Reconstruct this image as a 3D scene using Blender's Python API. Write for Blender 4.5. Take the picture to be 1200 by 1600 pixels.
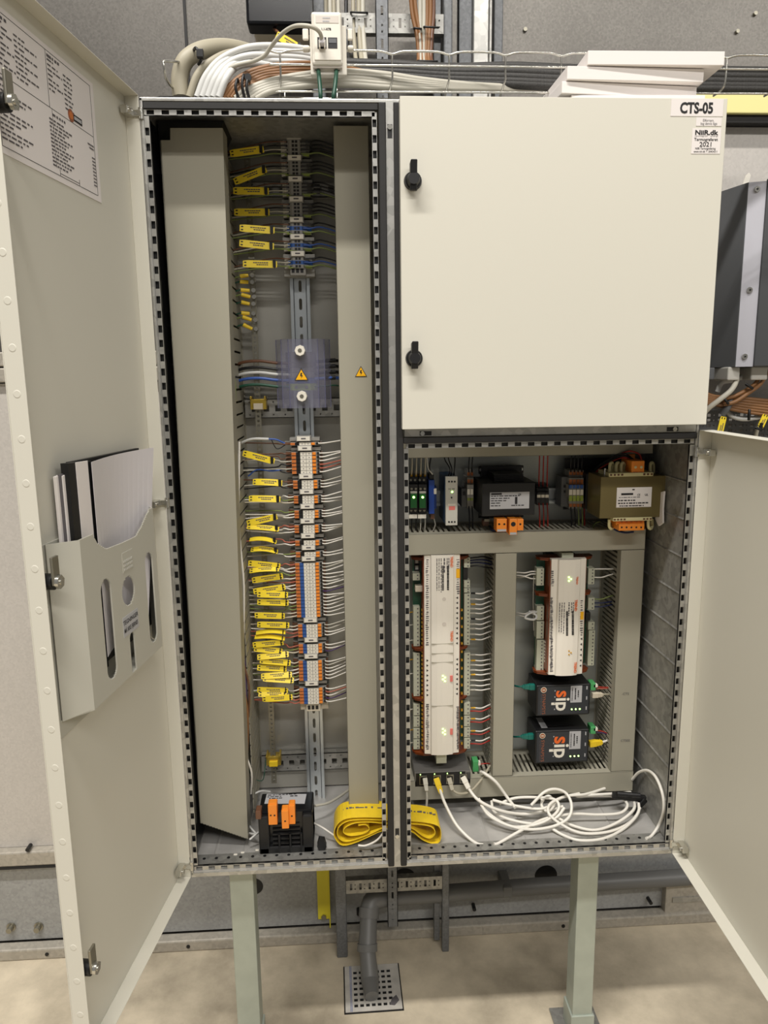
import bpy, math, random
from mathutils import Vector, Matrix
random.seed(7)
for o in list(bpy.data.objects): bpy.data.objects.remove(o, do_unlink=True)
SC = bpy.context.scene
COL = SC.collection
V = Vector
# ------------------------------------------------------------------ camera
CAM = V((-.1729, -1.3474, 1.489)); PITCH, YAW, ROLL, FPX = .1804, .0555, -.013, 1139.4
FWD = V((math.sin(YAW)*math.cos(PITCH), math.cos(YAW)*math.cos(PITCH), -math.sin(PITCH)))
_r = FWD.cross(V((0, 0, 1))).normalized(); _u = _r.cross(FWD)
RGT = _r*math.cos(ROLL)+_u*math.sin(ROLL); UPV = -_r*math.sin(ROLL)+_u*math.cos(ROLL)
cd = bpy.data.cameras.new('camera'); cam = bpy.data.objects.new('camera', cd); COL.objects.link(cam)
m3 = Matrix((RGT, UPV, -FWD)).transposed(); cam.matrix_world = Matrix.Translation(CAM) @ m3.to_4x4()
cd.sensor_fit = 'VERTICAL'; cd.sensor_height = 24; cd.lens = 24*FPX/1600; cd.clip_start = .02
SC.camera = cam
# ------------------------------------------------------------------ light
W = bpy.data.worlds.new('room_light'); SC.world = W; W.use_nodes = True
W.node_tree.nodes['Background'].inputs[0].default_value = (1, .97, .93, 1)
W.node_tree.nodes['Background'].inputs[1].default_value = .15
def area(name, loc, sx, sy, power, col=(1, .96, .91), tgt=None):
    l = bpy.data.lights.new(name, 'AREA'); l.shape = 'RECTANGLE'; l.size = sx; l.size_y = sy; l.energy = power; l.color = col
    o = bpy.data.objects.new(name, l); COL.objects.link(o); o.location = loc
    if tgt: o.rotation_euler = (V(tgt)-V(loc)).to_track_quat('-Z', 'Y').to_euler()
    return o
area('tube_light', (-1.2, -1.75, 5.4), 3.0, .2, 238)
area('tube_light_right', (3.0, -3.2, 4.0), 1.6, .25, 60)
area('fill_light_rear', (.6, -4.0, 4.6), 3.0, .3, 125)  # added fill lamp, brightens the upright faces from the front
SC.view_settings.view_transform = 'Standard'; SC.view_settings.look = 'None'; SC.view_settings.gamma = 1
SC.view_settings.use_curve_mapping = False; SC.view_settings.exposure = 0.31

# ------------------------------------------------------------------ helpers
def ray(px, py): return FWD + RGT*((px-600)/FPX) - UPV*((py-800)/FPX)
def at(px, py, Y):
    d = ray(px, py); return CAM + d*((Y-CAM.y)/d.y)
def fl(px, py, Z=0.0):
    d = ray(px, py); return CAM + d*((Z-CAM.z)/d.z)
def lin(c):
    c /= 255.; return c/12.92 if c <= .04045 else ((c+.055)/1.055)**2.4
MT = {}
def mat(name, rgb, rough=.5, metal=0., noise=0., nscale=40., bump=0., bscale=200., alpha=1., emit=0., spang=0., trans=0., spec=None, stretch=None):
    m = bpy.data.materials.new(name); m.use_nodes = True; nt = m.node_tree; b = nt.nodes['Principled BSDF']
    c = (lin(rgb[0]), lin(rgb[1]), lin(rgb[2]), 1)
    b.inputs['Base Color'].default_value = c; b.inputs['Roughness'].default_value = rough; b.inputs['Metallic'].default_value = metal
    if spec is not None: b.inputs['Specular IOR Level'].default_value = spec
    b.inputs['Alpha'].default_value = alpha
    if trans: b.inputs['Transmission Weight'].default_value = trans
    if emit:
        b.inputs['Emission Color'].default_value = c; b.inputs['Emission Strength'].default_value = emit
    tc = nt.nodes.new('ShaderNodeTexCoord'); src = tc.outputs['Object']
    if stretch:
        mp = nt.nodes.new('ShaderNodeMapping'); mp.inputs['Scale'].default_value = stretch
        nt.links.new(src, mp.inputs['Vector']); src = mp.outputs['Vector']
    if noise or spang:
        if spang:
            t = nt.nodes.new('ShaderNodeTexVoronoi'); t.inputs['Scale'].default_value = nscale
            bw = nt.nodes.new('ShaderNodeRGBToBW'); nt.links.new(t.outputs['Color'], bw.inputs[0]); fac = bw.outputs[0]; amp = spang
            t2 = nt.nodes.new('ShaderNodeTexNoise'); t2.inputs['Scale'].default_value = 6; t2.inputs['Detail'].default_value = 5
            nt.links.new(src, t2.inputs['Vector'])
            ad = nt.nodes.new('ShaderNodeMath'); ad.operation = 'MULTIPLY_ADD'; ad.inputs[1].default_value = .45
            nt.links.new(fac, ad.inputs[0])
            m2 = nt.nodes.new('ShaderNodeMath'); m2.operation = 'MULTIPLY'; m2.inputs[1].default_value = .55
            nt.links.new(t2.outputs['Fac'], m2.inputs[0]); nt.links.new(m2.outputs[0], ad.inputs[2]); fac = ad.outputs[0]
        else:
            t = nt.nodes.new('ShaderNodeTexNoise'); t.inputs['Scale'].default_value = nscale; t.inputs['Detail'].default_value = 6
            fac = t.outputs['Fac']; amp = noise
        nt.links.new(src, t.inputs['Vector'])
        r = nt.nodes.new('ShaderNodeValToRGB')
        e = r.color_ramp.elements
        e[0].position = .3; e[1].position = .7
        e[0].color = tuple(x*(1-amp) for x in c[:3])+(1,); e[1].color = tuple(min(1, x*(1+amp)) for x in c[:3])+(1,)
        nt.links.new(fac, r.inputs[0]); nt.links.new(r.outputs[0], b.inputs['Base Color'])
    if bump:
        n = nt.nodes.new('ShaderNodeTexNoise'); n.inputs['Scale'].default_value = bscale; n.inputs['Detail'].default_value = 3
        nt.links.new(src, n.inputs['Vector'])
        bp = nt.nodes.new('ShaderNodeBump'); bp.inputs['Strength'].default_value = bump; bp.inputs['Distance'].default_value = .001
        nt.links.new(n.outputs['Fac'], bp.inputs['Height']); nt.links.new(bp.outputs[0], b.inputs['Normal'])
    MT[name] = m; return m
mat('paint', (207, 204, 191), .42, bump=.06, bscale=900)
mat('door_inside', (206, 198, 182), .5, bump=.06, bscale=900)
mat('edge_paint', (214, 208, 192), .45)
mat('duct', (156, 152, 136), .55, bump=.05, bscale=500)
mat('duct_dark', (120, 115, 103), .6)
mat('galv', (158, 157, 152), .42, .6, spang=.22, nscale=90, bump=.05, bscale=60)
mat('galv_bright', (178, 177, 172), .36, .7, spang=.18, nscale=70)
mat('galv_wall', (112, 109, 104), .38, .7, spang=.13, nscale=260, bump=.1, bscale=300)
mat('galv_warm', (172, 166, 154), .5, .25, spang=.12, nscale=120)
mat('galv_blue', (118, 120, 122), .5, .5, spang=.15, nscale=200)
mat('galv_floor', (176, 174, 170), .5, .35, noise=.3, nscale=9, bump=.2, bscale=30)
mat('zinc', (196, 202, 205), .3, .75, noise=.08, nscale=30, stretch=(1, 1, .1))
mat('leg_steel', (170, 177, 166), .45, .3, noise=.08, nscale=20)
mat('back_plate', (172, 170, 162), .36, .35, noise=.12, nscale=5, stretch=(.3, 1, 2), bump=.1, bscale=14)
mat('plate_white', (176, 180, 176), .4, .4, noise=.1, nscale=8)
mat('black', (18, 18, 19), .45); mat('rubber', (28, 27, 26), .65, bump=.2, bscale=120)
mat('black_gloss', (14, 15, 18), .22)
mat('chrome', (200, 198, 190), .22, .9); mat('nickel', (150, 146, 132), .35, .8)
mat('white', (226, 221, 208), .4); mat('white_paper', (224, 218, 214), .8); mat('label_grey', (176, 176, 178), .5)
mat('foam', (232, 226, 222), .9); mat('ink', (24, 22, 24), .7); mat('ink_soft', (92, 88, 90), .8)
mat('yellow_tag', (246, 218, 52), .45); mat('yellow', (232, 198, 40), .4, noise=.06, nscale=60); mat('yellow_bar', (222, 208, 50), .5)
mat('wire_white', (226, 222, 212), .4); mat('cable_grey', (186, 182, 168), .5); mat('cable_beige', (164, 157, 137), .5)
mat('cable_white', (206, 206, 202), .45); mat('cable_brown', (132, 92, 54), .5); mat('copper_brown', (104, 70, 50), .4)
mat('braid', (58, 57, 55), .6, .2, noise=.4, nscale=400); mat('wire_black', (20, 20, 22), .4)
mat('wire_blue', (52, 86, 160), .4); mat('wire_green', (26, 72, 54), .45); mat('wire_yg', (124, 138, 78), .45); mat('wire_red', (168, 44, 32), .4)
mat('wire_purple', (66, 44, 92), .45); mat('wire_rose', (176, 98, 80), .4); mat('wire_dkblue', (30, 40, 80), .4)
mat('orange', (238, 140, 44), .4); mat('orange_dk', (196, 112, 52), .45); mat('term_grey', (140, 138, 132), .5); mat('term_lt', (196, 194, 184), .5)
mat('term_blue', (40, 82, 150), .45); mat('term_green', (150, 168, 70), .45); mat('amber', (118, 54, 22), .3, noise=.15, nscale=50)
mat('pcb', (20, 72, 50), .4); mat('plug_grey', (186, 188, 168), .45); mat('ctrl_white', (230, 224, 212), .45); mat('ctrl_side', (208, 200, 190), .45)
mat('green_lever', (26, 96, 44), .35); mat('led', (190, 255, 130), .3, emit=3.5); mat('psu_blue', (34, 62, 92), .4); mat('relay_blue', (30, 70, 158), .35)
mat('ind_grey', (198, 196, 186), .4); mat('olive', (112, 100, 62), .35, .3); mat('bobbin', (214, 206, 158), .45); mat('dark_box', (40, 44, 50), .4)
mat('sw_grey', (122, 120, 116), .4, .4); mat('teal', (20, 104, 92), .4); mat('inv_dark', (92, 94, 96), .5); mat('inv_front', (70, 72, 74), .5); mat('inv_strip', (186, 186, 194), .4)
mat('pipe', (104, 104, 102), .45); mat('text_orange', (226, 102, 36), .5); mat('text_dim', (150, 90, 62), .6); mat('plastic_grey', (190, 188, 180), .45)
mat('pocket', (184, 182, 170), .5); mat('clear_film', (214, 210, 212), .3); mat('brass', (196, 168, 72), .35, .7); mat('warn', (244, 182, 22), .4)
mat('reflect_yellow', (240, 232, 160), .5); mat('green_plug', (76, 160, 96), .4); mat('pink', (222, 120, 110), .5); mat('beige', (206, 196, 176), .5)
mat('grate_metal', (196, 192, 184), .5, .1, noise=.15, nscale=30)
mat('wall_pale', (196, 191, 184), .5, .1, spang=.06, nscale=200)
mat('galv_skirt', (158, 159, 158), .5, .25, spang=.12, nscale=160)
mat('gold', (224, 176, 60), .3, .6)
g = mat('smoke_clear', (135, 135, 155), .1, alpha=.3)
mat('clear_edge', (110, 110, 138), .2, alpha=.6)
# concrete floor with its stains
cm = mat('concrete', (176, 164, 144), .75, bump=.25, bscale=90); nt = cm.node_tree
n1 = nt.nodes.new('ShaderNodeTexNoise'); n1.inputs['Scale'].default_value = 3.2; n1.inputs['Detail'].default_value = 9; n1.inputs['Roughness'].default_value = .62
rr = nt.nodes.new('ShaderNodeValToRGB'); rr.color_ramp.elements[0].position = .33; rr.color_ramp.elements[1].position = .68
rr.color_ramp.elements[0].color = (lin(146), lin(136), lin(117), 1); rr.color_ramp.elements[1].color = (lin(220), lin(207), lin(182), 1)
nt.links.new(nt.nodes['Texture Coordinate'].outputs['Object'], n1.inputs['Vector']); nt.links.new(n1.outputs['Fac'], rr.inputs[0])
nt.links.new(rr.outputs[0], nt.nodes['Principled BSDF'].inputs['Base Color'])

ORG = {}
class MB:
    def __init__(s): s.v = []; s.f = []; s.mi = []; s.sm = []
    def add(s, vs, fs, m=0, smooth=False):
        b = len(s.v); s.v += [V(p) for p in vs]
        for f in fs: s.f.append(tuple(b+i for i in f)); s.mi.append(m); s.sm.append(smooth)
        return s
    def hexa(s, p, m=0): return s.add(p, [(0, 3, 2, 1), (4, 5, 6, 7), (0, 1, 5, 4), (1, 2, 6, 5), (2, 3, 7, 6), (3, 0, 4, 7)], m)
    def box(s, x0, x1, y0, y1, z0, z1, m=0):
        return s.hexa([(x0, y0, z0), (x1, y0, z0), (x1, y1, z0), (x0, y1, z0), (x0, y0, z1), (x1, y0, z1), (x1, y1, z1), (x0, y1, z1)], m)
    def prism(s, poly, ax, lo, hi, m=0, smooth=False):
        def P(a, b, c): return {'x': (c, a, b), 'y': (a, c, b), 'z': (a, b, c)}[ax]
        n = len(poly); vs = [P(a, b, lo) for a, b in poly]+[P(a, b, hi) for a, b in poly]
        s.add(vs, [tuple(range(n))[::-1], tuple(range(n, 2*n))], m)
        return s.add(vs, [(i, (i+1) % n, n+(i+1) % n, n+i) for i in range(n)], m, smooth)
    def cyl(s, p0, p1, r, n=14, r2=None, m=0, caps=True):
        p0, p1 = V(p0), V(p1); r2 = r if r2 is None else r2; d = (p1-p0).normalized()
        a = d.orthogonal().normalized(); b = d.cross(a)
        vs = [p0+(a*math.cos(t)+b*math.sin(t))*r for t in (2*math.pi*i/n for i in range(n))]
        vs += [p1+(a*math.cos(t)+b*math.sin(t))*r2 for t in (2*math.pi*i/n for i in range(n))]
        s.add(vs, [(i, (i+1) % n, n+(i+1) % n, n+i) for i in range(n)], m, True)
        if caps: s.add(vs, [tuple(range(n))[::-1], tuple(range(n, 2*n))], m)
        return s
    def tube(s, path, r, n=8, m=0):
        P = [V(p) for p in path]; k = len(P); vs = []; a = None
        for i in range(k):
            d = (P[min(i+1, k-1)]-P[max(i-1, 0)])
            if d.length < 1e-9: d = V((0, 0, 1))
            d.normalize()
            if a is None: a = d.orthogonal().normalized()
            a = (a-d*a.dot(d)); a = a.normalized() if a.length > 1e-6 else d.orthogonal().normalized()
            b = d.cross(a)
            vs += [P[i]+(a*math.cos(2*math.pi*j/n)+b*math.sin(2*math.pi*j/n))*r for j in range(n)]
        fs = [(i*n+j, i*n+(j+1) % n, (i+1)*n+(j+1) % n, (i+1)*n+j) for i in range(k-1) for j in range(n)]
        s.add(vs, fs, m, True); return s.add(vs, [tuple(range(n))[::-1], tuple(range((k-1)*n, k*n))], m)
    def plate(s, ax, lo, hi, u0, u1, v0, v1, holes, m=0):
        """flat plate, thickness lo..hi along ax, with rectangular holes (a0,a1,b0,b1)"""
        us = sorted(set([u0, u1]+[min(max(x, u0), u1) for h in holes for x in h[:2]])); vs_ = sorted(set([v0, v1]+[min(max(x, v0), v1) for h in holes for x in h[2:]]))
        nu, nv = len(us)-1, len(vs_)-1
        E_ = 1e-7; sol = [[True]*nv for _ in range(nu)]
        import bisect
        for h in holes:
            a = bisect.bisect_left(us, h[0]-E_); b = bisect.bisect_left(us, h[1]-E_); c = bisect.bisect_left(vs_, h[2]-E_); d = bisect.bisect_left(vs_, h[3]-E_)
            for i in range(max(a, 0), min(b, nu)):
                for j in range(max(c, 0), min(d, nv)): sol[i][j] = False
        def P(a, b, c): return {'x': (c, a, b), 'y': (a, c, b), 'z': (a, b, c)}[ax]
        for i in range(nu):
            j = 0
            while j < nv:
                if not sol[i][j]: j += 1; continue
                k = j
                while k+1 < nv and sol[i][k+1] and (i == 0 or sol[i-1][k+1] == sol[i-1][j]) and (i == nu-1 or sol[i+1][k+1] == sol[i+1][j]): k += 1
                a, b, c, d = us[i], us[i+1], vs_[j], vs_[k+1]
                s.add([P(a, c, lo), P(b, c, lo), P(b, d, lo), P(a, d, lo)], [(0, 1, 2, 3)], m); s.add([P(a, c, hi), P(b, c, hi), P(b, d, hi), P(a, d, hi)], [(3, 2, 1, 0)], m)
                if i == 0 or not sol[i-1][j]: s.add([P(a, c, lo), P(a, d, lo), P(a, d, hi), P(a, c, hi)], [(0, 1, 2, 3)], m)
                if i == nu-1 or not sol[i+1][j]: s.add([P(b, c, lo), P(b, d, lo), P(b, d, hi), P(b, c, hi)], [(3, 2, 1, 0)], m)
                if j == 0 or not sol[i][j-1]: s.add([P(a, c, lo), P(b, c, lo), P(b, c, hi), P(a, c, hi)], [(3, 2, 1, 0)], m)
                if k == nv-1 or not sol[i][k+1]: s.add([P(a, d, lo), P(b, d, lo), P(b, d, hi), P(a, d, hi)], [(0, 1, 2, 3)], m)
                j = k+1
        return s
    def build(s, name, mats, parent=None, bevel=0., seg=2, fixn=True):
        if isinstance(mats, str): mats = [mats]
        me = bpy.data.meshes.new(name); o = bpy.data.objects.new(name, me); COL.objects.link(o)
        if parent is not None: org = ORG[parent.name]; o.parent = parent
        else:
            lo = [min(p[i] for p in s.v) for i in range(3)]; hi = [max(p[i] for p in s.v) for i in range(3)]
            org = V(((lo[0]+hi[0])/2, (lo[1]+hi[1])/2, lo[2])); o.location = org
        me.from_pydata([p-org for p in s.v], [], s.f)
        for m in mats: me.materials.append(MT[m])
        for i, p in enumerate(me.polygons): p.material_index = s.mi[i]; p.use_smooth = s.sm[i]
        if fixn:
            import bmesh
            bm = bmesh.new(); bm.from_mesh(me)
            bmesh.ops.recalc_face_normals(bm, faces=bm.faces); bm.to_mesh(me); bm.free()
        if bevel:
            b = o.modifiers.new('bevel', 'BEVEL'); b.width = bevel; b.segments = seg; b.limit_method = 'ANGLE'
        ORG[o.name] = org; return o
def tag(o, label, cat, group=None):
    o['label'] = label; o['category'] = cat
    if group: o['group'] = group
    return o
def thing(name, label, cat, loc=(0, 0, 0), group=None, rot=None):
    o = bpy.data.objects.new(name, None); COL.objects.link(o); o.empty_display_size = .02; o.location = loc; tag(o, label, cat, group)
    ORG[o.name] = V(loc)
    if rot is not None: o.rotation_euler = rot; ORG[o.name] = V((0, 0, 0))       # built in its own frame
    return o
def local(o): ORG[o.name] = V((0, 0, 0)); return o
def clone(root, loc, label=None, group=None, sz=None, rot=None):
    r = root.copy(); COL.objects.link(r); r.location = loc
    if label: r['label'] = label
    if group: r['group'] = group
    if sz: r.scale = (1, 1, sz)
    if rot is not None: r.rotation_euler = rot
    for ch in list(root.children):
        c = ch.copy(); COL.objects.link(c); c.parent = r
        for g_ in list(ch.children):
            d = g_.copy(); COL.objects.link(d); d.parent = c
    return r
def struct(o): o['kind'] = 'structure'; return o
def spline(pts, k=6):
    P = [V(p) for p in pts]; out = []
    if len(P) == 2: return P
    Q = [P[0]*2-P[1]]+P+[P[-1]*2-P[-2]]
    for i in range(1, len(Q)-2):
        for j in range(k):
            t = j/k; a, b, c, d = Q[i-1:i+3]
            out.append(.5*((2*b)+(c-a)*t+(2*a-5*b+4*c-d)*t*t+(3*b-a-3*c+d)*t**3))
    return out+[P[-1]]
def pxpath(pts, k=6): return spline([at(*p) for p in pts], k)
def wire(pts, r, m, label, group=None, name='wire', cat='wire', n=6, k=5, parent=None, px=True):
    P = pxpath(pts, k) if px else spline(pts, k)
    o = MB().tube(P, r, n).build(name, m, parent)
    if parent is None: tag(o, label, cat, group)
    return o
_font = {}
def glyphs(s, size, bold=0.):
    key = (s, bold)
    if key not in _font:
        c = bpy.data.curves.new('t', 'FONT'); c.body = s; c.size = 1; c.offset = bold; c.resolution_u = 3; c.align_x = 'CENTER'
        o = bpy.data.objects.new('t', c); me = bpy.data.meshes.new_from_object(o)
        vs = [v.co.copy() for v in me.vertices]; fs = [tuple(p.vertices) for p in me.polygons]
        bpy.data.objects.remove(o); bpy.data.curves.remove(c); bpy.data.meshes.remove(me); _font[key] = (vs, fs)
    vs, fs = _font[key]; return [v*size for v in vs], fs
def lettering(items, m, parent, name='lettering', u=(1, 0, 0), v=(0, 0, 1), off=.0004):
    """items: (text, centre (3), size[, bold[, width]])"""
    u, v = V(u).normalized(), V(v).normalized(); n = u.cross(v); b = MB()
    for it in items:
        s_, p, size = it[:3]; bold = it[3] if len(it) > 3 else 0
        vs, fs = glyphs(s_, size, bold)
        sx = 1
        if len(it) > 4:
            w = max(q.x for q in vs)-min(q.x for q in vs); sx = it[4]/w
        b.add([V(p)+u*(q.x*sx)+v*(q.y-size*.35)+n*off for q in vs], fs)
    return b.build(name, m, parent, fixn=False)
def scribble(b, o, u, v, W_, rows, h, seed=0, off=.0004, m=0, fill=.8):
    """illegible small print: word-long strokes in rows below point o"""
    rnd = random.Random(seed); u, v = V(u), V(v); n = u.cross(v)*off
    for r_, (y, w, th) in enumerate(rows):
        x = w[0]
        while x < w[1]-.02:
            L = rnd.uniform(.04, .14)*fill; x2 = min(x+L, w[1])
            p = V(o)+n
            b.add([p+u*x*W_-v*y*h, p+u*x2*W_-v*y*h, p+u*x2*W_-v*(y+th)*h, p+u*x*W_-v*(y+th)*h], [(3, 2, 1, 0)], m)
            x = x2+rnd.uniform(.015, .03)
# ================================================================== SETTING
b = MB().box(-3, 3, -3.2, .6, -.05, 0); struct(b.build('floor', 'concrete'))
# rear wall of the room: galvanised panels, girts, base rail
YW = .42
b = MB().box(-3, 3, YW, YW+.03, -.02, 3.9); wall = struct(b.build('wall_back', 'galv_wall')); ORG['wall_back'] = ORG[wall.name]
def wallpart(name, m, fn, bevel=0):
    b = MB(); fn(b); return b.build(name, m, wall, bevel=bevel)
xs = at(290, 40, .42).x
wallpart('panel_seam', 'rubber', lambda b: (b.box(xs-.003, xs+.003, YW-.003, YW, 1.95, 3.9),))
zA, zB, zC = at(0, 549, .41).z, at(0, 574, .41).z, at(0, 599, .41).z
def girts(b):
    b.box(-3, -.55, YW-.018, YW, zB+.002, zA-.002); b.box(-3, -.55, YW-.022, YW, zC+.002, zB-.002)
wallpart('wall_girt', 'galv_warm', girts, .003)
zD, zE_ = at(0, 1330, .40).z, at(0, 1352, .40).z
wallpart('wall_girt', 'galv_warm', lambda b: b.box(-3, -.55, YW-.03, YW, zE_, zD), .004)
wallpart('panel_seam', 'rubber', lambda b: (b.box(-3, -.55, YW-.0312, YW-.02, zE_-.006, zE_), b.box(-1.094, -1.09, YW-.0312, YW-.01, zE_, zD)))
wallpart('side_panel', 'wall_pale', lambda b: b.box(-3, -.6, YW-.006, YW, zD+.001, zC-.001))
wallpart('side_panel', 'wall_pale', lambda b: b.box(.60, 3, YW-.006, YW, 1.2, at(1160, 195, .40).z-.001))
wallpart('skirt_panel', 'galv_skirt', lambda b: b.box(-3, 3, YW-.012, YW, .036, .262))
# large cable holes cut in the skirting sheet
for (px, py, r) in ((397, 1385, .024), (853, 1368, .031), (632, 1372, .03)):
    p = at(px, py, YW-.012); wallpart('cable_hole', 'black', lambda b: b.cyl((p.x, YW-.0125, p.z), (p.x, YW-.004, p.z), r, 28))
for (px, py) in ((16, 1451), (59, 1450)):
    p = at(px, py, YW-.02); wallpart('bolt', 'nickel', lambda b: (b.cyl((p.x, YW-.03, p.z), (p.x, YW-.012, p.z), .008, 6), b.cyl((p.x, YW-.016, p.z), (p.x, YW-.012, p.z), .012, 14)))
for (px, py) in ((46, 1323), (740, 1416), (1014, 1406), (560, 1423)):
    p = at(px, py, YW-.02); wallpart('screw', 'black', lambda b: b.cyl((p.x, YW-.034, p.z), (p.x, YW-.012, p.z), .005, 10))
b = MB().box(-3, 3, .376, YW-.012, 0, .032); rail = struct(b.build('trim_1', 'galv_warm', bevel=.004))
for px in (70, 293, 540, 880):
    p = at(px, 1470, .372); MB().cyl((p.x, .374, .016), (p.x, .38, .016), .005, 8).build('anchor_hole', 'black', rail)
# horizontal ledge above the right panel, yellow reflection put into its colour
p0, p1, p2 = at(1160, 148, .40), at(1160, 183, .40), at(1160, 195, .40)
b = MB().box(.60, 3, .375, YW, p1.z, p0.z); struct(b.build('trim_2', 'reflect_yellow', bevel=.002))
b = MB().box(.60, 3, .385, YW, p2.z, p1.z); struct(b.build('trim_3', 'rubber'))
for (px, py) in ((820, 47), (1151, 50), (1179, 22), (1166, 182)):
    p = at(px, py, YW); wallpart('screw', 'nickel', lambda b: b.cyl((p.x, YW-.006, p.z), (p.x, YW, p.z), .0045, 6))
# steel door/bracket plate low on the right
p, q = at(1040, 1382, .39), at(1115, 1430, .39)
wallpart('bracket_plate', 'galv_warm', lambda b: b.box(p.x, q.x+.1, .385, YW, q.z, p.z), .002)
p, q = at(1052, 1404, .38), at(1098, 1409, .38)
wallpart('slot_mark', 'galv_bright', lambda b: b.box(p.x, q.x, .382, .386, q.z, p.z))
# vertical channels right of the cable chase
def chan(x0, x1, y0, m, z0=1.9):
    a, c_ = at(x0, 40, y0).x, at(x1, 40, y0).x
    return wallpart('wall_channel', m, lambda b: b.box(a, c_, y0, YW, z0, 3.9), .002)
chan(693, 715, .36, 'galv_wall'); chan(717, 738, .375, 'galv_blue'); chan(740, 764, .36, 'galv_bright'); chan(765, 769, .355, 'galv_bright'); chan(772, 786, .40, 'galv_blue')
a = at(681, 40, .41); c_ = at(692, 40, .41); wallpart('panel_seam', 'black', lambda b: b.box(a.x, c_.x, .405, YW, 1.9, 3.9))

# ================================================================== CABINET
ZB, ZT, ZM = .503, 1.9585, 1.3926
XL, XR = -.5, .5
cab = thing('control_cabinet', 'large open galvanised control cabinet with pale grey doors standing on two steel legs', 'cabinet', (0, .15, ZB))
b = MB(); t = .002
b.box(XL, XL+t, 0, .305, ZB, ZT); b.box(XR-t, XR, 0, .305, ZB, ZT); b.box(XL, XR, .303, .305, ZB, ZT)
b.box(XL, XR, 0, .305, ZT-t, ZT)
b.build('shell', 'galv', cab)
for i in range(10):
    z = .60+.076*i
    MB().prism([(XR-.002, z-.0025), (XR-.0045, z), (XR-.002, z+.0025)], 'y', .03, .285).build('pressed_rib', 'galv', cab)
for i in range(16):
    x = .02+.03*i
MB().box(XL+.002, XR-.002, .001, .303, ZB, ZB+.006).build('floor_plate', 'galv_floor', cab)
for x in (-.46, -.4, -.13, .12, .2, .3, .4):
    MB().prism([(x-.004, ZB+.006), (x, ZB+.0075), (x+.004, ZB+.006)], 'y', .04, .27).build('floor_fold', 'galv_floor', cab)
MB().box(XL+.004, -.083, .2945, .3, ZB+.01, ZT-.01).build('back_plate', 'back_plate', cab)
MB().box(-.077, XR-.004, .2945, .3, ZB+.01, ZT-.01).build('back_plate', 'plate_white', cab)
MB().box(XL+.0022, XL+.005, .02, .29, ZB+.02, ZT-.02).build('side_shade_liner', 'black_gloss', cab)  # black plastic sheet, the side wall's shade also put into its black
for i in range(9):
    z = .64+.14*i
    MB().box(XL+.005, XL+.0065, .022, .045, z, z+.05, 0).build('liner_boss', 'black_gloss', cab, bevel=.001)
# front flanges
b = MB(); f_ = .006
b.box(XL, XR, -.001, .006, ZT-f_, ZT); b.box(XL, XR, -.001, .006, ZB-.006, ZB+.004); b.box(XL, XL+.005, -.001, .006, ZB, ZT); b.box(XR-.005, XR, -.001, .006, ZB, ZT)
b.build('front_flange', 'galv_bright', cab, bevel=.0012)
def strip(ax, u0, u1, v0, v1, y=.003, ph=.0):
    """perforated rail, 25 mm pitch, with a black sheet for the shade in its holes, along x or z"""
    L = []; u = u0+.004+ph
    v0_, v1_ = v0+.0008, v1-.0008
    while u+.0125 < u1: L.append((u, u+.0125)); u += .025
    b = MB()
    if ax == 'x': b.plate('y', y, y+.0015, u0, u1, v0, v1, [(a, c, v0_, v1_) for a, c in L])
    else: b.plate('y', y, y+.0015, v0, v1, u0, u1, [(v0_, v1_, a, c) for a, c in L])
    o = b.build('perforated_rail', 'galv_bright', cab)
    b = MB()
    if ax == 'x': b.box(u0, u1, y+.006, y+.007, v0, v1)
    else: b.box(v0, v1, y+.006, y+.007, u0, u1)
    b.build('hole_shade_backing', 'black', o); return o  # black sheet stands in for the shaded depth behind the holes
s1 = .0095
strip('x', XL+.006, -.105, ZT-.0265, ZT-.0175); strip('x', XL+.006, -.105, ZB+.006, ZB+.015)
strip('x', -.055, XR-.006, ZB+.006, ZB+.015); strip('x', -.055, XR-.006, ZM-.0315, ZM-.0225)
strip('z', ZB+.018, ZT-.028, XL+.005, XL+.0135); strip('z', ZB+.018, ZM-.034, XR-.0135, XR-.005)
strip('z', ZB+.008, ZT-.02, -.110, -.1015); strip('z', ZB+.008, ZM-.032, -.0595, -.051)
# inner return flange with its row of round holes behind the bottom rail
b = MB(); b.box(XL+.004, XR-.004, .008, .05, ZB+.006, ZB+.0085); o = b.build('inner_return', 'galv', cab)
b = MB(); x = XL+.02
while x < XR-.01: b.cyl((x, .036, ZB+.0084), (x, .036, ZB+.0092), .0034, 10); x += .025
b.build('return_hole', 'black', o)
# gaskets
b = MB(); b.box(XL+.006, -.1, 0, .006, ZT-.0165, ZT-.0065); b.build('gasket', 'rubber', cab)
for x in (-.099, -.073): MB().box(x, x+.0125, -.006, .006, ZB-.001, ZT-.006).build('gasket', 'rubber', cab, bevel=.002)
MB().box(-.0605, XR-.004, -.005, .006, ZM-.022, ZM-.010).build('gasket', 'rubber', cab, bevel=.002)
o = MB().box(-.0862, -.0733, -.002, .006, ZB-.004, ZT-.003).build('center_post', 'galv_bright', cab)
def slotscrew(p, dx, dz, par):
    p = V(p); b = MB().box(p.x-(.004 if dz else .011), p.x+(.004 if dz else .011), p.y-.0006, p.y, p.z-(.011 if dz else .004), p.z+(.011 if dz else .004)); b.build('slot', 'black', par, bevel=.0)
    MB().cyl((p.x+dx, p.y-.003, p.z+dz), (p.x+dx, p.y, p.z+dz), .0042, 12).build('screw', 'chrome', par)
for py in (205, 1302):
    q = at(607+(py-160)*.0133, py, -.002); slotscrew((-.0797, -.002, q.z), 0, .006 if py < 500 else -.006, o)
o = MB().box(-.058, XR-.006, -.001, .006, ZM-.009, ZM+.004).build('cross_rail', 'galv_bright', cab)
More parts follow.
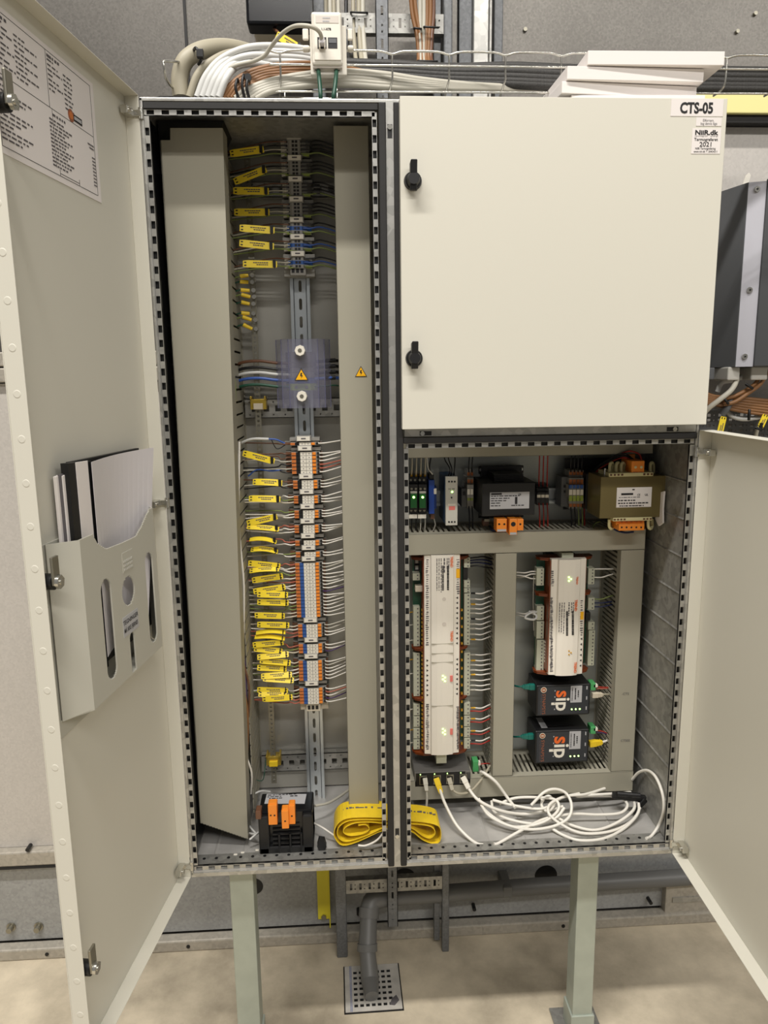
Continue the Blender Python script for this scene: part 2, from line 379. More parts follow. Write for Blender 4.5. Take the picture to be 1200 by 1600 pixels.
for px in (665, 1050): q = at(px, 682, -.001); slotscrew((q.x, -.001, ZM-.0035), -.006 if px < 700 else .004, 0, o)

# ---- doors (each built in its own frame, x along the door, y thickness)
def door(w, z0, z1, sgn, mi='door_inside', studs=True):
    d = thing('door_tmp', 'x', 'x'); bpy.data.objects.remove(d)
def build_door(w, z0, z1, sgn, origin, ang):
    """part of the cabinet: one folded sheet steel door leaf"""
    b = MB(); X = lambda a: sgn*a
    def bx(a, c, y0, y1, e, f, m=0): b.box(min(X(a), X(c)), max(X(a), X(c)), y0, y1, e, f, m)
    bx(0, w, -.027, -.0255, z0, z1)
    bx(0, w, -.0255, -.001, z1-.0015, z1); bx(0, w, -.0255, -.001, z0, z0+.0015)
    bx(0, .0015, -.0255, -.001, z0+.0015, z1-.0015); bx(w-.0015, w, -.0255, -.001, z0+.0015, z1-.0015)
    me_o = MB(); me_o.v = b.v; me_o.f = b.f; me_o.mi = b.mi; me_o.sm = b.sm
    ORG['__none'] = V((0, 0, 0))
    class _P: name = '__none'
    me = bpy.data.meshes.new('door'); o = bpy.data.objects.new('door', me); COL.objects.link(o)
    me.from_pydata([V((p.x, p.y, p.z)) for p in b.v], [], b.f); me.materials.append(MT['paint'])
    o.parent = cab; o.location = V(origin)-ORG[cab.name]; o.rotation_euler = (0, 0, ang)
    bv = o.modifiers.new('bevel', 'BEVEL'); bv.width = .0012; bv.segments = 2; bv.limit_method = 'ANGLE'
    ORG[o.name] = V((0, 0, 0)); return o
class Frame:
    def __init__(s, origin, ang):
        s.M = Matrix.Translation(V(origin)) @ Matrix.Rotation(ang, 4, 'Z'); s.I = s.M.inverted()
        s.n = (s.M.to_3x3() @ V((0, 1, 0)))
    def hit(s, px, py, ly):
        """where the sight line meets the plane y = ly of this frame, in the frame's own coordinates"""
        p0 = s.M @ V((0, ly, 0)); d = ray(px, py); return s.I @ (CAM+d*((p0-CAM).dot(s.n)/d.dot(s.n)))
A1, A2 = math.radians(-98), math.radians(88)
dl = build_door(.42, ZB-.006, ZT+.004, 1, (XL, 0, 0), A1); F1 = Frame((XL, 0, 0), A1)
dr = build_door(.56, ZB-.006, ZM-.006, -1, (XR, 0, 0), A2); F2 = Frame((XR, 0, 0), A2)
du = build_door(.564, ZM+.006, ZT-.004, -1, (XR, 0, 0), 0)
dl['label'] = 'tall narrow door swung open to the left'; dr['label'] = 'lower right door swung open to the right'; du['label'] = 'closed upper right door'
# embossed studs down the free edge of the tall door
for i in range(26):
    z = ZB+.03+i*.0555
    MB().cyl((.42, -.013, z), (.4204, -.013, z), .0052, 14, .0042).build('stud', 'paint', dl)
for (px, py) in ((22, 172), (88, 903), (140, 1505)):
    q = F1.hit(px, py, -.004); z = q.z; x = .4055
    MB().cyl((x, -.0245, z), (x, .0035, z), .011, 16).build('lock_body', 'black', dl)
    b = MB(); b.box(x-.008, x+.008, .0035, .0075, z-.004, z+.034); b.build('cam_lock', 'nickel', dl, bevel=.001)
    MB().cyl((x, .0075, z), (x, .0125, z), .0095, 6).cyl((x, .0125, z), (x, .014, z), .004, 10).build('lock_bolt', 'chrome', dl)
def hinge(par, sg, z):
    b = MB(); b.box(min(0, sg*.028), max(0, sg*.028), -.0225, -.010, z-.006, z+.006); b.cyl((sg*.001, .002, z-.009), (sg*.001, .002, z+.009), .0045, 10)
    b.box(min(-sg*.002, sg*.006), max(-sg*.002, sg*.006), -.012, .004, z-.005, z+.005); b.cyl((sg*.02, -.0225, z), (sg*.02, -.006, z), .004, 8)
    b.build('hinge', 'chrome', par, bevel=.001)
for py in (178, 785, 1352): hinge(dl, 1, at(228+(py-150)*.06, py, 0).z)
for py in (706, 1315): hinge(dr, -1, at(1086, py, 0).z)
# black turning handles on the closed door
def knob(px, py, flip):
    q = at(px, py, -.027); b = MB(); b.cyl((0, 0, 0), (0, -.006, 0), .0155, 28, .0145); b.build if 0 else None
    q = V((q.x-XR, -.027, q.z))
    b = MB(); b.cyl(q, q+V((0, -.006, 0)), .0155, 28, .0143); b.cyl(q+V((0, -.006, 0)), q+V((0, -.010, 0)), .0125, 24, .0115)
    k = b.build('handle', 'black', du)
    b = MB(); s_ = flip
    b.hexa([(q.x-.0055, -.043, q.z-.0185), (q.x+.0055, -.043, q.z-.0185), (q.x+.0065, -.036, q.z-.0185), (q.x-.0065, -.036, q.z-.0185),
            (q.x-.0055, -.052, q.z+.029), (q.x+.0055, -.052, q.z+.029), (q.x+.0065, -.036, q.z+.026), (q.x-.0065, -.036, q.z+.026)])
    b.cyl(q+V((0, -.010, 0)), q+V((0, -.021, 0)), .0115, 20, .0095); b.build('lever', 'black', du, bevel=.0015)
knob(645, 283, 1); knob(647, 560, 1)

# ---- legs
def steel_leg(px0, px1, py, label, yb=.05):
    a, c_ = at(px0, py, yb).x, at(px1, py, yb).x
    t_ = thing('steel_leg', label, 'leg', ((a+c_)/2, yb+.025, 0), 'square steel legs of the cabinet')
    t_['group'] = 'square steel legs of the cabinet'
    MB().box(a, c_, yb, yb+.05, .008, ZB-.0065).build('post', 'leg_steel', t_, bevel=.002)
    MB().box(a-.004, c_+.004, yb-.004, yb+.054, .006, .062).build('foot_sleeve', 'leg_steel', t_, bevel=.001)
    MB().box(a-.03, c_+.03, yb-.03, yb+.08, 0, .006).build('foot_plate', 'galv', t_, bevel=.001)
steel_leg(358, 395, 1368, 'pale green-grey square steel leg under the left half of the cabinet')
steel_leg(904, 936, 1345, 'grey square steel leg under the right half of the cabinet')
# ================================================================== CABLE DUCTS
def duct(label, x0, x1, z0, z1, yf, ax, walls=(1, 1), wf=None, pitch=.0115, slot=.0052, y1=.294, lip=.02, cover=True, wy=None):
    t_ = thing('cable_duct', label, 'cable duct', ((x0+x1)/2, y1, z0), 'grey slotted cable ducts')
    b = MB(); b.box(x0, x1, y1-.002, y1, z0, z1); b.build('base', 'duct', t_)
    wy = wy or yf+.004
    for k in (0, 1):
        if not walls[k]: continue
        b = MB()
        if ax == 'z':
            c = x0+.002 if k == 0 else x1-.004; L = []; u = z0+.006
            while u+slot < z1-.004: L.append((wy+.0, y1-.02, u, u+slot)); u += pitch
            b.plate('x', c, c+.002, wy, y1, z0, z1, L)
        else:
            c = z0+.002 if k == 0 else z1-.004; L = []; u = x0+.006
            while u+slot < x1-.004: L.append((u, u+slot, wy+.0, y1-.02)); u += pitch
            b.plate('z', c, c+.002, x0, x1, wy, y1, L)
        b.build('slotted_wall', 'duct', t_)
    if cover:
        b = MB(); b.box(x0, x1, yf, yf+.002, z0, z1)
        if ax == 'z': b.box(x0, x0+.0018, yf, yf+lip, z0, z1); b.box(x1-.0018, x1, yf, yf+lip, z0, z1)
        else: b.box(x0, x1, yf, yf+lip, z0, z0+.0018); b.box(x0, x1, yf, yf+lip, z1-.0018, z1)
        b.build('cover', 'duct', t_, bevel=.0008)
    return t_
# tall left duct: its cover is lifted and leans forward of the slotted walls
t_ = duct('tall wide grey cable duct along the left side of the left compartment', -.486, -.385, .545, 1.925, .08, 'z', cover=False, wy=.14, pitch=.0255, slot=.0045)
b = MB()
TL, TR = at(250, 219, .07), at(346, 200, .07); BL, BR = at(313, 1286, .07), at(386, 1311, .07); NT = at(266, 200, .07); NB = at(266, 219, .07)
b.add([TL, NB, NT, TR, BR, BL], [(0, 1, 2, 3, 4, 5)])
back = [p+V((0, .0025, 0)) for p in (TL, NB, NT, TR, BR, BL)]
b.add(back, [(5, 4, 3, 2, 1, 0)])
b.hexa([BR, BR+V((.002, 0, 0)), BR+V((.002, .05, 0)), BR+V((0, .05, 0)), TR, TR+V((.002, 0, 0)), TR+V((.002, .05, 0)), TR+V((0, .05, 0))])
b.hexa([BL, BL+V((.002, 0, 0)), BL+V((.002, .03, 0)), BL+V((0, .03, 0)), TL, TL+V((.002, 0, 0)), TL+V((.002, .03, 0)), TL+V((0, .03, 0))])
b.hexa([BL, BR, BR+V((0, .0025, 0)), BL+V((0, .0025, 0)), BL+V((0, 0, .0015)), BR+V((0, 0, .0015)), BR+V((0, .0025, .0015)), BL+V((0, .0025, .0015))])
b.build('cover', 'duct', t_)
R_ = duct('tall wide grey cable duct right of the terminal blocks, with a small yellow warning triangle', -.177, -.112, .567, 1.948, .10, 'z', walls=(1, 0))
duct('dark shallow grey cable duct at the very top of the lower right compartment', -.05, .487, 1.325, 1.362, .17, 'x', walls=(1, 0), wy=.178)
duct('wide grey horizontal cable duct below the black transformer', -.045, .481, 1.1155, 1.162, .17, 'x')
duct('grey vertical cable duct between the two long controllers', .152, .199, .59, 1.1145, .172, 'z')
duct('grey vertical cable duct right of the black gateway boxes', .4285, .482, .589, 1.1145, .172, 'z')
duct('grey horizontal cable duct above the heap of white network cable', -.045, .482, .5395, .588, .17, 'x')
# marks written on the right vertical duct
for py in (1084, 1157):
    q = at(977, py, .1715); lettering([('CTS05' if py > 1100 else '-CTS', q, .008)], 'ink_soft', [o for o in bpy.data.objects if o.name.startswith('cover')][5] if 0 else bpy.data.objects['cover.005'], name='pencil_mark')
def warning(q, s, par, label, nx=None):
    t_ = thing('warning_sticker', label, 'sticker', q)
    y = q[1]
    T = lambda k, m, yy, n: MB().prism([(q[0]-s*k, q[2]-s*.58*k), (q[0]+s*k, q[2]-s*.58*k), (q[0], q[2]+s*1.15*k)], 'y', yy-.0003, yy).build(n, m, t_, fixn=True)
    T(1.12, 'ink', y, 'border'); T(.93, 'warn', y-.0003, 'panel')
    z0 = q[2]; pts = [(-.12, .55), (.16, .55), (.03, .16), (.24, .16), (-.08, -.38), (.02, .02), (-.2, .02)]
    MB().prism([(q[0]+a*s, z0+c*s+.0) for a, c in pts], 'y', y-.0009, y-.0006).build('bolt_symbol', 'ink', t_)
    return t_
q = at(564, 583, .0995); warning((q.x, .0995, q.z), .0105, None, 'small yellow triangle with a lightning bolt stuck on the right duct cover')

# ================================================================== RAILS AND BARS
def perf_bar(name, label, cat, x0, x1, z0, z1, y, holes, m='galv_bright', group=None, th=.002, lips=0):
    b = MB(); b.plate('y', y, y+th, x0, x1, z0, z1, holes)
    if lips: b.box(x0, x1, y, y+lips, z0, z0+.0015); b.box(x0, x1, y, y+lips, z1-.0015, z1)
    return tag(b.build(name, m), label, cat, group)
def strut(py0, py1, label, xa=-.383, xb=-.115, px=500):
    z1, z0 = at(px, py0, .272).z, at(px, py1, .272).z; zc = (z0+z1)/2; h = z1-z0; H = []
    x = xa+.014
    while x < xb-.012:
        H.append((x, x+.012, zc-.0065, zc+.0065)); H.append((x-.0055, x-.0025, z1-h*.2, z1-h*.2+.003)); H.append((x-.0055, x-.0025, z0+h*.14, z0+h*.14+.003)); x += .0255
    perf_bar('mounting_strut', label, 'strut', xa, xb, z0, z1, .272, H, group='perforated cross struts in the left compartment', lips=.018)
strut(284, 308, 'perforated galvanised cross strut behind the third cluster of grey terminals')
strut(622, 652, 'perforated galvanised cross strut just below the clear cover')
strut(1177, 1203, 'perforated galvanised cross strut near the foot of the rail, behind the black transformer')
# 35 mm rail
rx = -.2545
def din_rail(name, label, xc, zlo, zhi, y, half=.0205, m='zinc'):
    t_ = thing(name, label, 'rail', (xc, y+.008, zlo)); H = []; z = zlo+.015
    while z < zhi-.03:
        H += [(xc-.0032, xc+.0032, z+.002, z+.021), (xc-.0022, xc+.0022, z, z+.023)]; z += .0365
    b = MB(); b.plate('y', y+.0075, y+.009, xc-half*.62, xc+half*.62, zlo, zhi, H)
    for s in (-1, 1):
        a, c = sorted((xc+s*half*.62, xc+s*(half*.62+.0012))); b.box(a, c, y, y+.009, zlo, zhi)
        a, c = sorted((xc+s*half*.62, xc+s*half)); b.box(a, c, y, y+.0014, zlo, zhi)
        a, c = sorted((xc+s*half, xc+s*(half-.0012))); b.box(a, c, y-.002, y, zlo, zhi)
    b.build('channel', m, t_)
    return t_
din_rail('mounting_rail', 'zinc plated slotted mounting rail carrying the column of terminal blocks', rx, at(495, 1258, .25).z, 1.935, .245)
# earth bar with square holes
def earth(label, zlo, zhi, xc=-.353, y=.25):
    H = []; z = zlo+.006
    while z < zhi-.008: H += [(xc-.0024, xc+.0024, z, z+.005)]; z += .0103
    return perf_bar('earth_bar', label, 'earth bar', xc-.0062, xc+.0062, zlo, zhi, y, H, m='nickel', th=.003)
earth('long perforated metal earth bar left of the terminal column', .55, 1.935)
for (py, lab) in ((631, 'yellow brass bracket holding the earth bar below the clear cover'), (1191, 'brass bracket with yellow clip holding the earth bar near its foot')):
    q = at(403 if py < 900 else 427, py, .24); t_ = thing('bar_bracket', lab, 'bracket', q)
    b = MB(); b.box(q.x-.017, q.x+.017, .246, .27, q.z-.012, q.z+.010); b.box(q.x-.017, q.x-.013, .24, .27, q.z+.01, q.z+.016); b.box(q.x+.013, q.x+.017, .24, .27, q.z+.01, q.z+.016); b.build('block', 'brass', t_, bevel=.001)
    MB().box(q.x-.010, q.x+.010, .240, .247, q.z-.012, q.z+.001).build('clip', 'yellow' if py > 900 else 'beige', t_, bevel=.001)

# ================================================================== TERMINAL BLOCKS
YT = .205
def term_a(kind):
    """small feed-through terminal, centre top at local origin; x across, y depth (0 = front)"""
    t_ = local(thing('terminal_block', 'x', 'terminal block', (0, 0, 0)))
    h = .0071; c = {'g': 'term_grey', 'b': 'term_blue', 'p': 'term_green'}[kind]
    prof = [(-.027, .012), (-.020, .004), (-.014, .003), (-.010, .0), (.010, .0), (.014, .003), (.022, .005), (.029, .012), (.029, .045), (-.027, .045)]
    b = MB(); b.prism(prof, 'z', -h, 0, 0); b.build('housing', 'term_grey' if kind != 'b' else 'term_blue', t_)
    if kind == 'p': MB().box(.0115, .028, -.0005+.004, .02, -h+.0002, -.0045).build('earth_stripe', 'term_green', t_); MB().box(-.0195, .0, .0, .01, -h+.0002, -.0055).build('earth_stripe', 'term_green', t_)
    MB().hexa([(-.0275, .0105, -h+.0006), (-.0195, .002, -h+.0006), (-.0195, .006, -h+.0006), (-.0275, .014, -h+.0006), (-.0275, .0105, -.0006), (-.0195, .002, -.0006), (-.0195, .006, -.0006), (-.0275, .014, -.0006)]).build('marker', 'white', t_)
    for x, y in ((-.0155, .003), (.0125, .0018)): MB().cyl((x, y-.0006, -h/2), (x, y+.002, -h/2), .0022, 10).build('wire_entry', 'black', t_)
    for x in (-.0052, .0012): MB().box(x, x+.0048, -.0004, .001, -h+.0013, -.0013).build('test_socket', 'black', t_)
    return t_
def term_b(blue, brown=False):
    t_ = local(thing('terminal_block', 'x', 'terminal block', (0, 0, 0))); h = .0068
    prof = [(-.044, .022), (-.031, .016), (-.030, .004), (-.022, .003), (-.013, .003), (-.011, 0), (.013, 0), (.015, .003), (.022, .004), (.030, .008), (.031, .018), (.036, .022), (.036, .048), (-.044, .048)]
    MB().prism(prof, 'z', -h+.0003, 0).build('housing', 'term_lt' if brown else 'term_grey', t_)
    MB().box(-.0298, -.0205, .0005, .006, -h+.001, -.001).build('clamp', 'orange_dk', t_); MB().box(.0140, .0215, .0005, .006, -h+.001, -.001).build('clamp', 'orange', t_)
    MB().box(-.0200, -.0118, .0002, .005, -h+.0005, -.0005).build('jumper', 'term_blue' if blue else 'black', t_)
    for x in (-.0112, .0015):
        o = MB().box(x, x+.0118, -.0016, .001, -h+.0004, -.0004).build('marker', 'white', t_)
        MB().box(x+.005, x+.007, -.0018, -.0016, -h+.0026, -h+.0042).build('marker_digit', 'ink_soft', o)
    MB().box(-.043, -.032, .0150, .021, -h+.0012, -.0012).build('clamp', 'orange_dk' if brown else 'copper_brown', t_)
    MB().cyl((.0262, .004, -h/2), (.0262, .009, -h/2), .0026, 8).build('wire_entry', 'black', t_)
    MB().box(.0305, .0355, .015, .021, -h+.0012, -.0012).build('clamp', 'copper_brown', t_)
    return t_
used = {}
def put(kind, xc, z, lab, grp, sz):
    if kind not in used:
        r = {'g': lambda: term_a('g'), 'b': lambda: term_a('b'), 'p': lambda: term_a('p'), 'B': lambda: term_b(True), 'K': lambda: term_b(False), 'W': lambda: term_b(True, True)}[kind]()
        used[kind] = r; r.location = (xc, YT, z); r.scale = (1, 1, sz); r['label'] = lab; r['group'] = grp; return r
    return clone(used[kind], (xc, YT, z), lab, grp, sz)
mk0 = None
def group_marker(px, py, lab, wide=.0125):
    q = at(px, py, .2); t_ = thing('group_marker', lab, 'marker', (q.x, .24, q.z-.005), 'white markers heading the terminal clusters')
    b = MB(); b.box(q.x-.03, q.x+.034, .214, .25, q.z-.006, q.z+.001); b.box(q.x-wide-.002, q.x+wide+.002, .202, .23, q.z-.006, q.z+.0055); b.build('end_clamp', 'term_grey', t_, bevel=.0006)
    p = MB().box(q.x-wide, q.x+wide, .2003, .203, q.z-.0045, q.z+.0045).build('label_plate', 'white', t_)
    MB().box(q.x-.005, q.x+.005, .2, .2003, q.z-.0012, q.z+.0016).build('print', 'ink_soft', p)
ordn = ['topmost', 'second', 'third', 'fourth', 'fifth', 'sixth', 'seventh']
TA = [(460, 218, 243, 'gggp', 459, 212), (461, 251, 274, 'gggp', 460, 246), (462.5, 284, 306, 'gggp', 461, 279), (463.5, 316, 339, 'gggp', 462.5, 310.5),
      (463.5, 347, 366, 'gbp', 463, 342.5), (464.5, 374, 392, 'gbp', 464, 369.5), (465.5, 401, 419, 'gbp', 465, 396)]
ORD_ = ['upper', 'middle', 'lower', '']
kn = {'g': 'plain grey terminal block', 'b': 'blue-bodied terminal block', 'p': 'grey terminal block with green-yellow stripe'}
for i, (xc, y0, y1, ks, mx, my) in enumerate(TA):
    z0, z1 = at(xc, y0, YT).z, at(xc, y1, YT).z; X = at(xc, (y0+y1)/2, YT).x
    for j, k in enumerate(ks):
        lab = (f'{["topmost", "second", "third"][j]} ' if len(ks) == 4 and k == 'g' else '') + f'{kn[k]} in the {ordn[i]} small cluster on the rail'
        put(k, X, z0-(z0-z1)*j/len(ks), lab, f'{kn[k]}s of the {ordn[i]} cluster', (z0-z1)/len(ks)/.0071)
    group_marker(mx, my, f'white marker on grey holder above the {ordn[i]} small terminal cluster')
def end_clamp(px, py, lab, m='term_grey'):
    q = at(px, py, .215); t_ = thing('end_clamp', lab, 'clamp', (q.x, .25, q.z-.008))
    b = MB(); b.box(q.x-.03, q.x+.034, .222, .25, q.z-.007, q.z+.009); b.box(q.x-.016, q.x+.016, .21, .24, q.z-.006, q.z+.012); b.build('body', m, t_, bevel=.001)
    for x in (-.01, -.001, .008): MB().box(q.x+x-.003, q.x+x+.003, .2094, .212, q.z-.001, q.z+.008).build('recess', 'black', t_)
end_clamp(466, 426, 'grey end clamp closing the upper run of terminals')
TBX = at(484, 920, YT).x-.0018
ORD = ['topmost', 'second', 'third', 'fourth', 'fifth', 'sixth', 'seventh', 'eighth', 'ninth', 'tenth', 'eleventh', 'twelfth', 'thirteenth', 'fourteenth', 'fifteenth', 'sixteenth', 'seventeenth', 'eighteenth']
LB = [('K', 691, 696, 1), ('K', 706, 741, 6), ('K', 750, 764, 3), ('K', 774, 787, 3), ('K', 797, 810, 3), ('K', 820, 833, 3), ('K', 844, 853, 2), ('K', 862, 871, 2),
      ('B', 879, 965, 16), ('B', 975, 996, 4), ('B', 1006, 1021, 3), ('B', 1032, 1064, 6), ('B', 1075, 1100, 5)]
LM = [(474, 685.5), (476, 700.5), (478, 744.5), (479, 768.5), (480, 791.5), (480, 814.5), (481, 837.5), (482, 856), (482, 873.5), (485, 969.5), (486, 1000.5), (486, 1026), (487, 1068.5)]
LN = ['head of the lower run', 'plain six-way cluster', 'third cluster of the lower run', 'fourth cluster of the lower run', 'fifth cluster of the lower run',
      'sixth cluster of the lower run', 'upper pair of the lower run', 'lower pair', 'long sixteen-way block', 'four-way cluster', 'blue-striped three-way cluster', 'blue-striped six-way cluster', 'bottom five-way cluster']
ROWS = []
for i, (k, y0, y1, n) in enumerate(LB):
    cx = LM[i][0]+3; z0, z1 = at(cx, y0, YT).z, at(cx, y1, YT).z; X = at(cx, (y0+y1)/2, YT).x-.0015
    for j in range(n):
        pos_ = ['topmost', 'second', 'third', 'fourth', 'fifth', 'sixth', 'seventh', 'eighth', 'ninth', 'tenth', 'eleventh', 'twelfth', 'thirteenth', 'fourteenth', 'fifteenth', 'sixteenth'][j] if j < n-1 else 'lowest'
        put(k, X, z0-(z0-z1)*j/n, (f'{pos_} orange-clamped terminal block of the {LN[i]}' if n > 1 else f'lone orange-clamped terminal block, {LN[i]}'), f'terminal blocks of the {LN[i]}', (z0-z1)/n/.0068)
        ROWS.append((i, X, z0-(z0-z1)*(j+.5)/n, y0+(y1-y0)*(j+.5)/n, (ORD[j]+' block of the ' if n > 1 else '')+LN[i]))
    group_marker(LM[i][0], LM[i][1], f'white marker on grey holder heading the {LN[i]}', .0135)
end_clamp(490, 1106, 'beige end clamp with dark slots below the bottom terminal cluster', 'beige')

# ================================================================== WIRES IN THE LEFT COMPARTMENT
XD, XRD = -.383, -.168
rnd = random.Random(3)
def lw(P, r, m, lab, grp): return wire(P, r, m, lab, grp, px=False, k=4, n=6)
for i, X, z, py, RN in ROWS:
    if i in (8, 9, 10, 11, 12) or rnd.random() < .99:
        # right hand side
        m = 'wire_white' if rnd.random() < .82 else rnd.choice(['wire_purple', 'wire_rose', 'cable_grey'])
        dz = rnd.uniform(.002, .012); cn = {'wire_white': 'white', 'wire_purple': 'dark purple', 'wire_rose': 'red-brown', 'cable_grey': 'grey'}[m]
        lw([(X+.0262, .213, z), (X+.036, .206, z+.0005), (X+.050, .207, z+dz*.3), (XRD+.004, .215+rnd.uniform(0, .02), z+dz)], .0015, m,
           f'{cn} wire right of the {RN}', f'{cn} wires right of the {LN[i]}')
        m = rnd.choice(['wire_rose', 'wire_white', 'wire_white', 'beige', 'wire_yg'] if i > 2 else ['wire_black', 'cable_grey', 'copper_brown'])
        cn = {'wire_rose': 'red-brown', 'wire_white': 'white', 'beige': 'beige', 'wire_yg': 'green-yellow', 'wire_black': 'black', 'cable_grey': 'grey', 'copper_brown': 'brown'}[m]
        lw([(X-.029, .210, z), (X-.040, .203, z), (X-.052, .206, z+rnd.uniform(-.003, .003)), (X-.066, .214, z+rnd.uniform(-.006, .006)), (XD-.004, .225, z+rnd.uniform(-.008, .004))], .0014, m,
           f'thin {cn} wire left of the {RN}', f'thin {cn} wires left of the {LN[i]}')
for i, (xc, y0, y1, ks, mx, my) in enumerate(TA):
    z0, z1 = at(xc, y0, YT).z, at(xc, y1, YT).z; X = at(xc, (y0+y1)/2, YT).x
    cols = ['copper_brown', 'wire_black', 'cable_grey', 'wire_yg'] if len(ks) == 4 else ['copper_brown', 'cable_grey', 'wire_yg']
    rc = ['wire_black', 'wire_black', 'wire_black', 'wire_yg'] if len(ks) == 4 else ['wire_black', 'wire_blue', 'wire_yg']
    nm = {'copper_brown': 'brown', 'wire_black': 'black', 'cable_grey': 'grey', 'wire_yg': 'green-yellow', 'wire_blue': 'blue'}
    for j in range(len(ks)):
        z = z0-(z0-z1)*(j+.5)/len(ks)
        lw([(X-.0155, .207, z), (X-.030, .206, z), (X-.048, .214, z+.002), (X-.075, .22, z-.001), (XD-.006, .235, z-.012+.003*j)], .0013, cols[j], f'thin {nm[cols[j]]} wire left of the {ordn[i]} small terminal cluster', f'{nm[cols[j]]} wires left of the {ordn[i]} small cluster')
        lw([(X+.0125, .206, z), (X+.03, .206, z), (X+.05, .212, z+.003), (XRD+.006, .22, z-.008)], .0015, rc[j], (ORD_[j]+' ' if len(ks) == 4 and j < 3 else '')+f'{nm[rc[j]]} wire right of the {ordn[i]} small terminal cluster', f'{nm[rc[j]]} wires right of the {ordn[i]} small cluster')
# five thick conductors through the clear cover
for (y, m, lab) in ((567, 'copper_brown', 'brown'), (577, 'wire_black', 'black'), (585, 'cable_white', 'pale grey'), (594, 'wire_blue', 'blue'), (604, 'wire_green', 'dark green')):
    wire([(362, y+6, .235), (380, y-1, .22), (405, y-3, .215), (432, y, .215), (455, y+1, .22)], .0031, m, f'thick {lab} power conductor entering the clear cover from the left', n=8)
for (y, m, lab) in ((563, 'wire_black', 'uppermost thick black conductor'), (572, 'wire_black', 'second thick black conductor'), (581, 'wire_black', 'third thick black conductor'), (590, 'wire_blue', 'thick blue conductor'), (602, 'wire_green', 'thin dark green conductor')):
    wire([(492, y+2, .22), (510, y+1, .215), (522, y, .22), (536, y+2, .24)], .0034 if 'thick' in lab else .0015, m, f'{lab} leaving the clear cover on the right', n=8)
    if 'thick' in lab:
        P = pxpath([(508, y+1, .215), (524, y, .22)]); tag(MB().cyl(P[0], P[-1], .0045, 10).build('heat_shrink_sleeve', 'wire_black'), f'black sleeve on the {lab} right of the clear cover', 'sleeve')
for dy in (0, 7):
    P = pxpath([(490, 292+dy, .21), (500, 292+dy, .21)]); tag(MB().cyl(P[0], P[-1], .005, 10).build('wire_sleeve', 'wire_black'), 'black sleeve right of the third small terminal cluster, ' + ('upper' if dy == 0 else 'lower') + ' of the pair', 'sleeve')
# earth wires with yellow lugs on the bar
for k, (x0, y0, x1, y1) in enumerate(((375, 432, 388, 430), (375, 440, 388, 441), (376, 453, 390, 454), (377, 460, 391, 464), (377, 472, 390, 475), (377, 489, 390, 490), (379, 495, 393, 500), (380, 507, 394, 514))):
    a, c = at(x0, y0, .235), at(x1, y1, .238); e = at(x1+6, y1, .244)
    t_ = thing('crimp_lug', ['topmost yellow crimp lug bolted to the earth bar', 'yellow crimp lug second from the top of the earth bar', 'yellow crimp lug third from the top of the earth bar', 'yellow crimp lug fourth from the top of the earth bar', 'yellow crimp lug fifth from the top of the earth bar', 'yellow crimp lug sixth from the top of the earth bar', 'yellow crimp lug seventh from the top of the earth bar', 'lowest yellow crimp lug of the eight on the earth bar'][k], 'crimp lug', a, 'yellow crimp lugs on the earth bar')
    MB().cyl(a, c, .0042, 12, .0036).build('sleeve', 'yellow', t_)
    b = MB(); b.cyl((e.x, .2445, e.z), (e.x, .249, e.z), .0052, 14); b.build('ring', 'nickel', t_)
    MB().cyl((e.x, .2405, e.z), (e.x, .2445, e.z), .0042, 12).build('screw', 'chrome', t_)
    wire([(x0+1, y0, .235), (x0-7, y0+2, .236), (360, y0+8, .245)], .0016, 'wire_green' if k % 3 else 'wire_yg', 'thin green earth wire of the '+ORD[k]+' yellow lug on the earth bar', 'green earth wires of the yellow lugs')
# loose green wire at the foot
wire([(386, 1190, .2), (392, 1210, .2), (402, 1219, .2), (411, 1218, .2), (414, 1200, .21), (415, 1187, .24)], .0011, 'wire_green', 'thin loose green wire looping below the cross strut at the foot of the left duct')
# bundle of wires showing between lifted cover and slotted wall
for k, (m, x0, y0, x1, y1, lab) in enumerate((('wire_purple', 371, 780, 383, 1180, 'dark purple wire'), ('cable_brown', 377, 940, 386, 1190, 'orange-brown wire'), ('copper_brown', 380, 960, 388, 1120, 'dark brown wire'), ('wire_white', 374, 690, 380, 1010, 'white wire'), ('wire_yg', 362, 470, 366, 660, 'green-yellow wire'), ('wire_white', 385, 1130, 392, 1240, 'short white wire'))):
    wire([(x0, y0, .13), ((x0+x1)/2-(5 if k != 3 else 4), y0*.6+y1*.4, .115), (x1+1, y0*.3+y1*.7, .12), (x1, y1, .135)], .0024, m, f'{lab} bulging out between the lifted cover and the left duct')
# blue/black pair from a white cable at the head of the lower run
wire([(366, 701, .24), (378, 692, .22), (395, 686, .21), (420, 686, .205)], .0031, 'cable_white', 'thick white cable reaching the single block at the head of the lower run', n=8)
wire([(420, 686, .205), (432, 687, .205), (445, 693, .207)], .002, 'wire_blue', 'short blue core stripped from the thick white cable')
wire([(424, 687, .205), (431, 700, .205), (438, 700, .205), (447, 694, .207)], .0011, 'wire_black', 'thin black core looping from the thick white cable')
wire([(388, 744, .22), (402, 734, .215), (425, 736, .21), (446, 733, .21)], .0017, 'wire_blue', 'blue wire arching below the six-way cluster on its left')

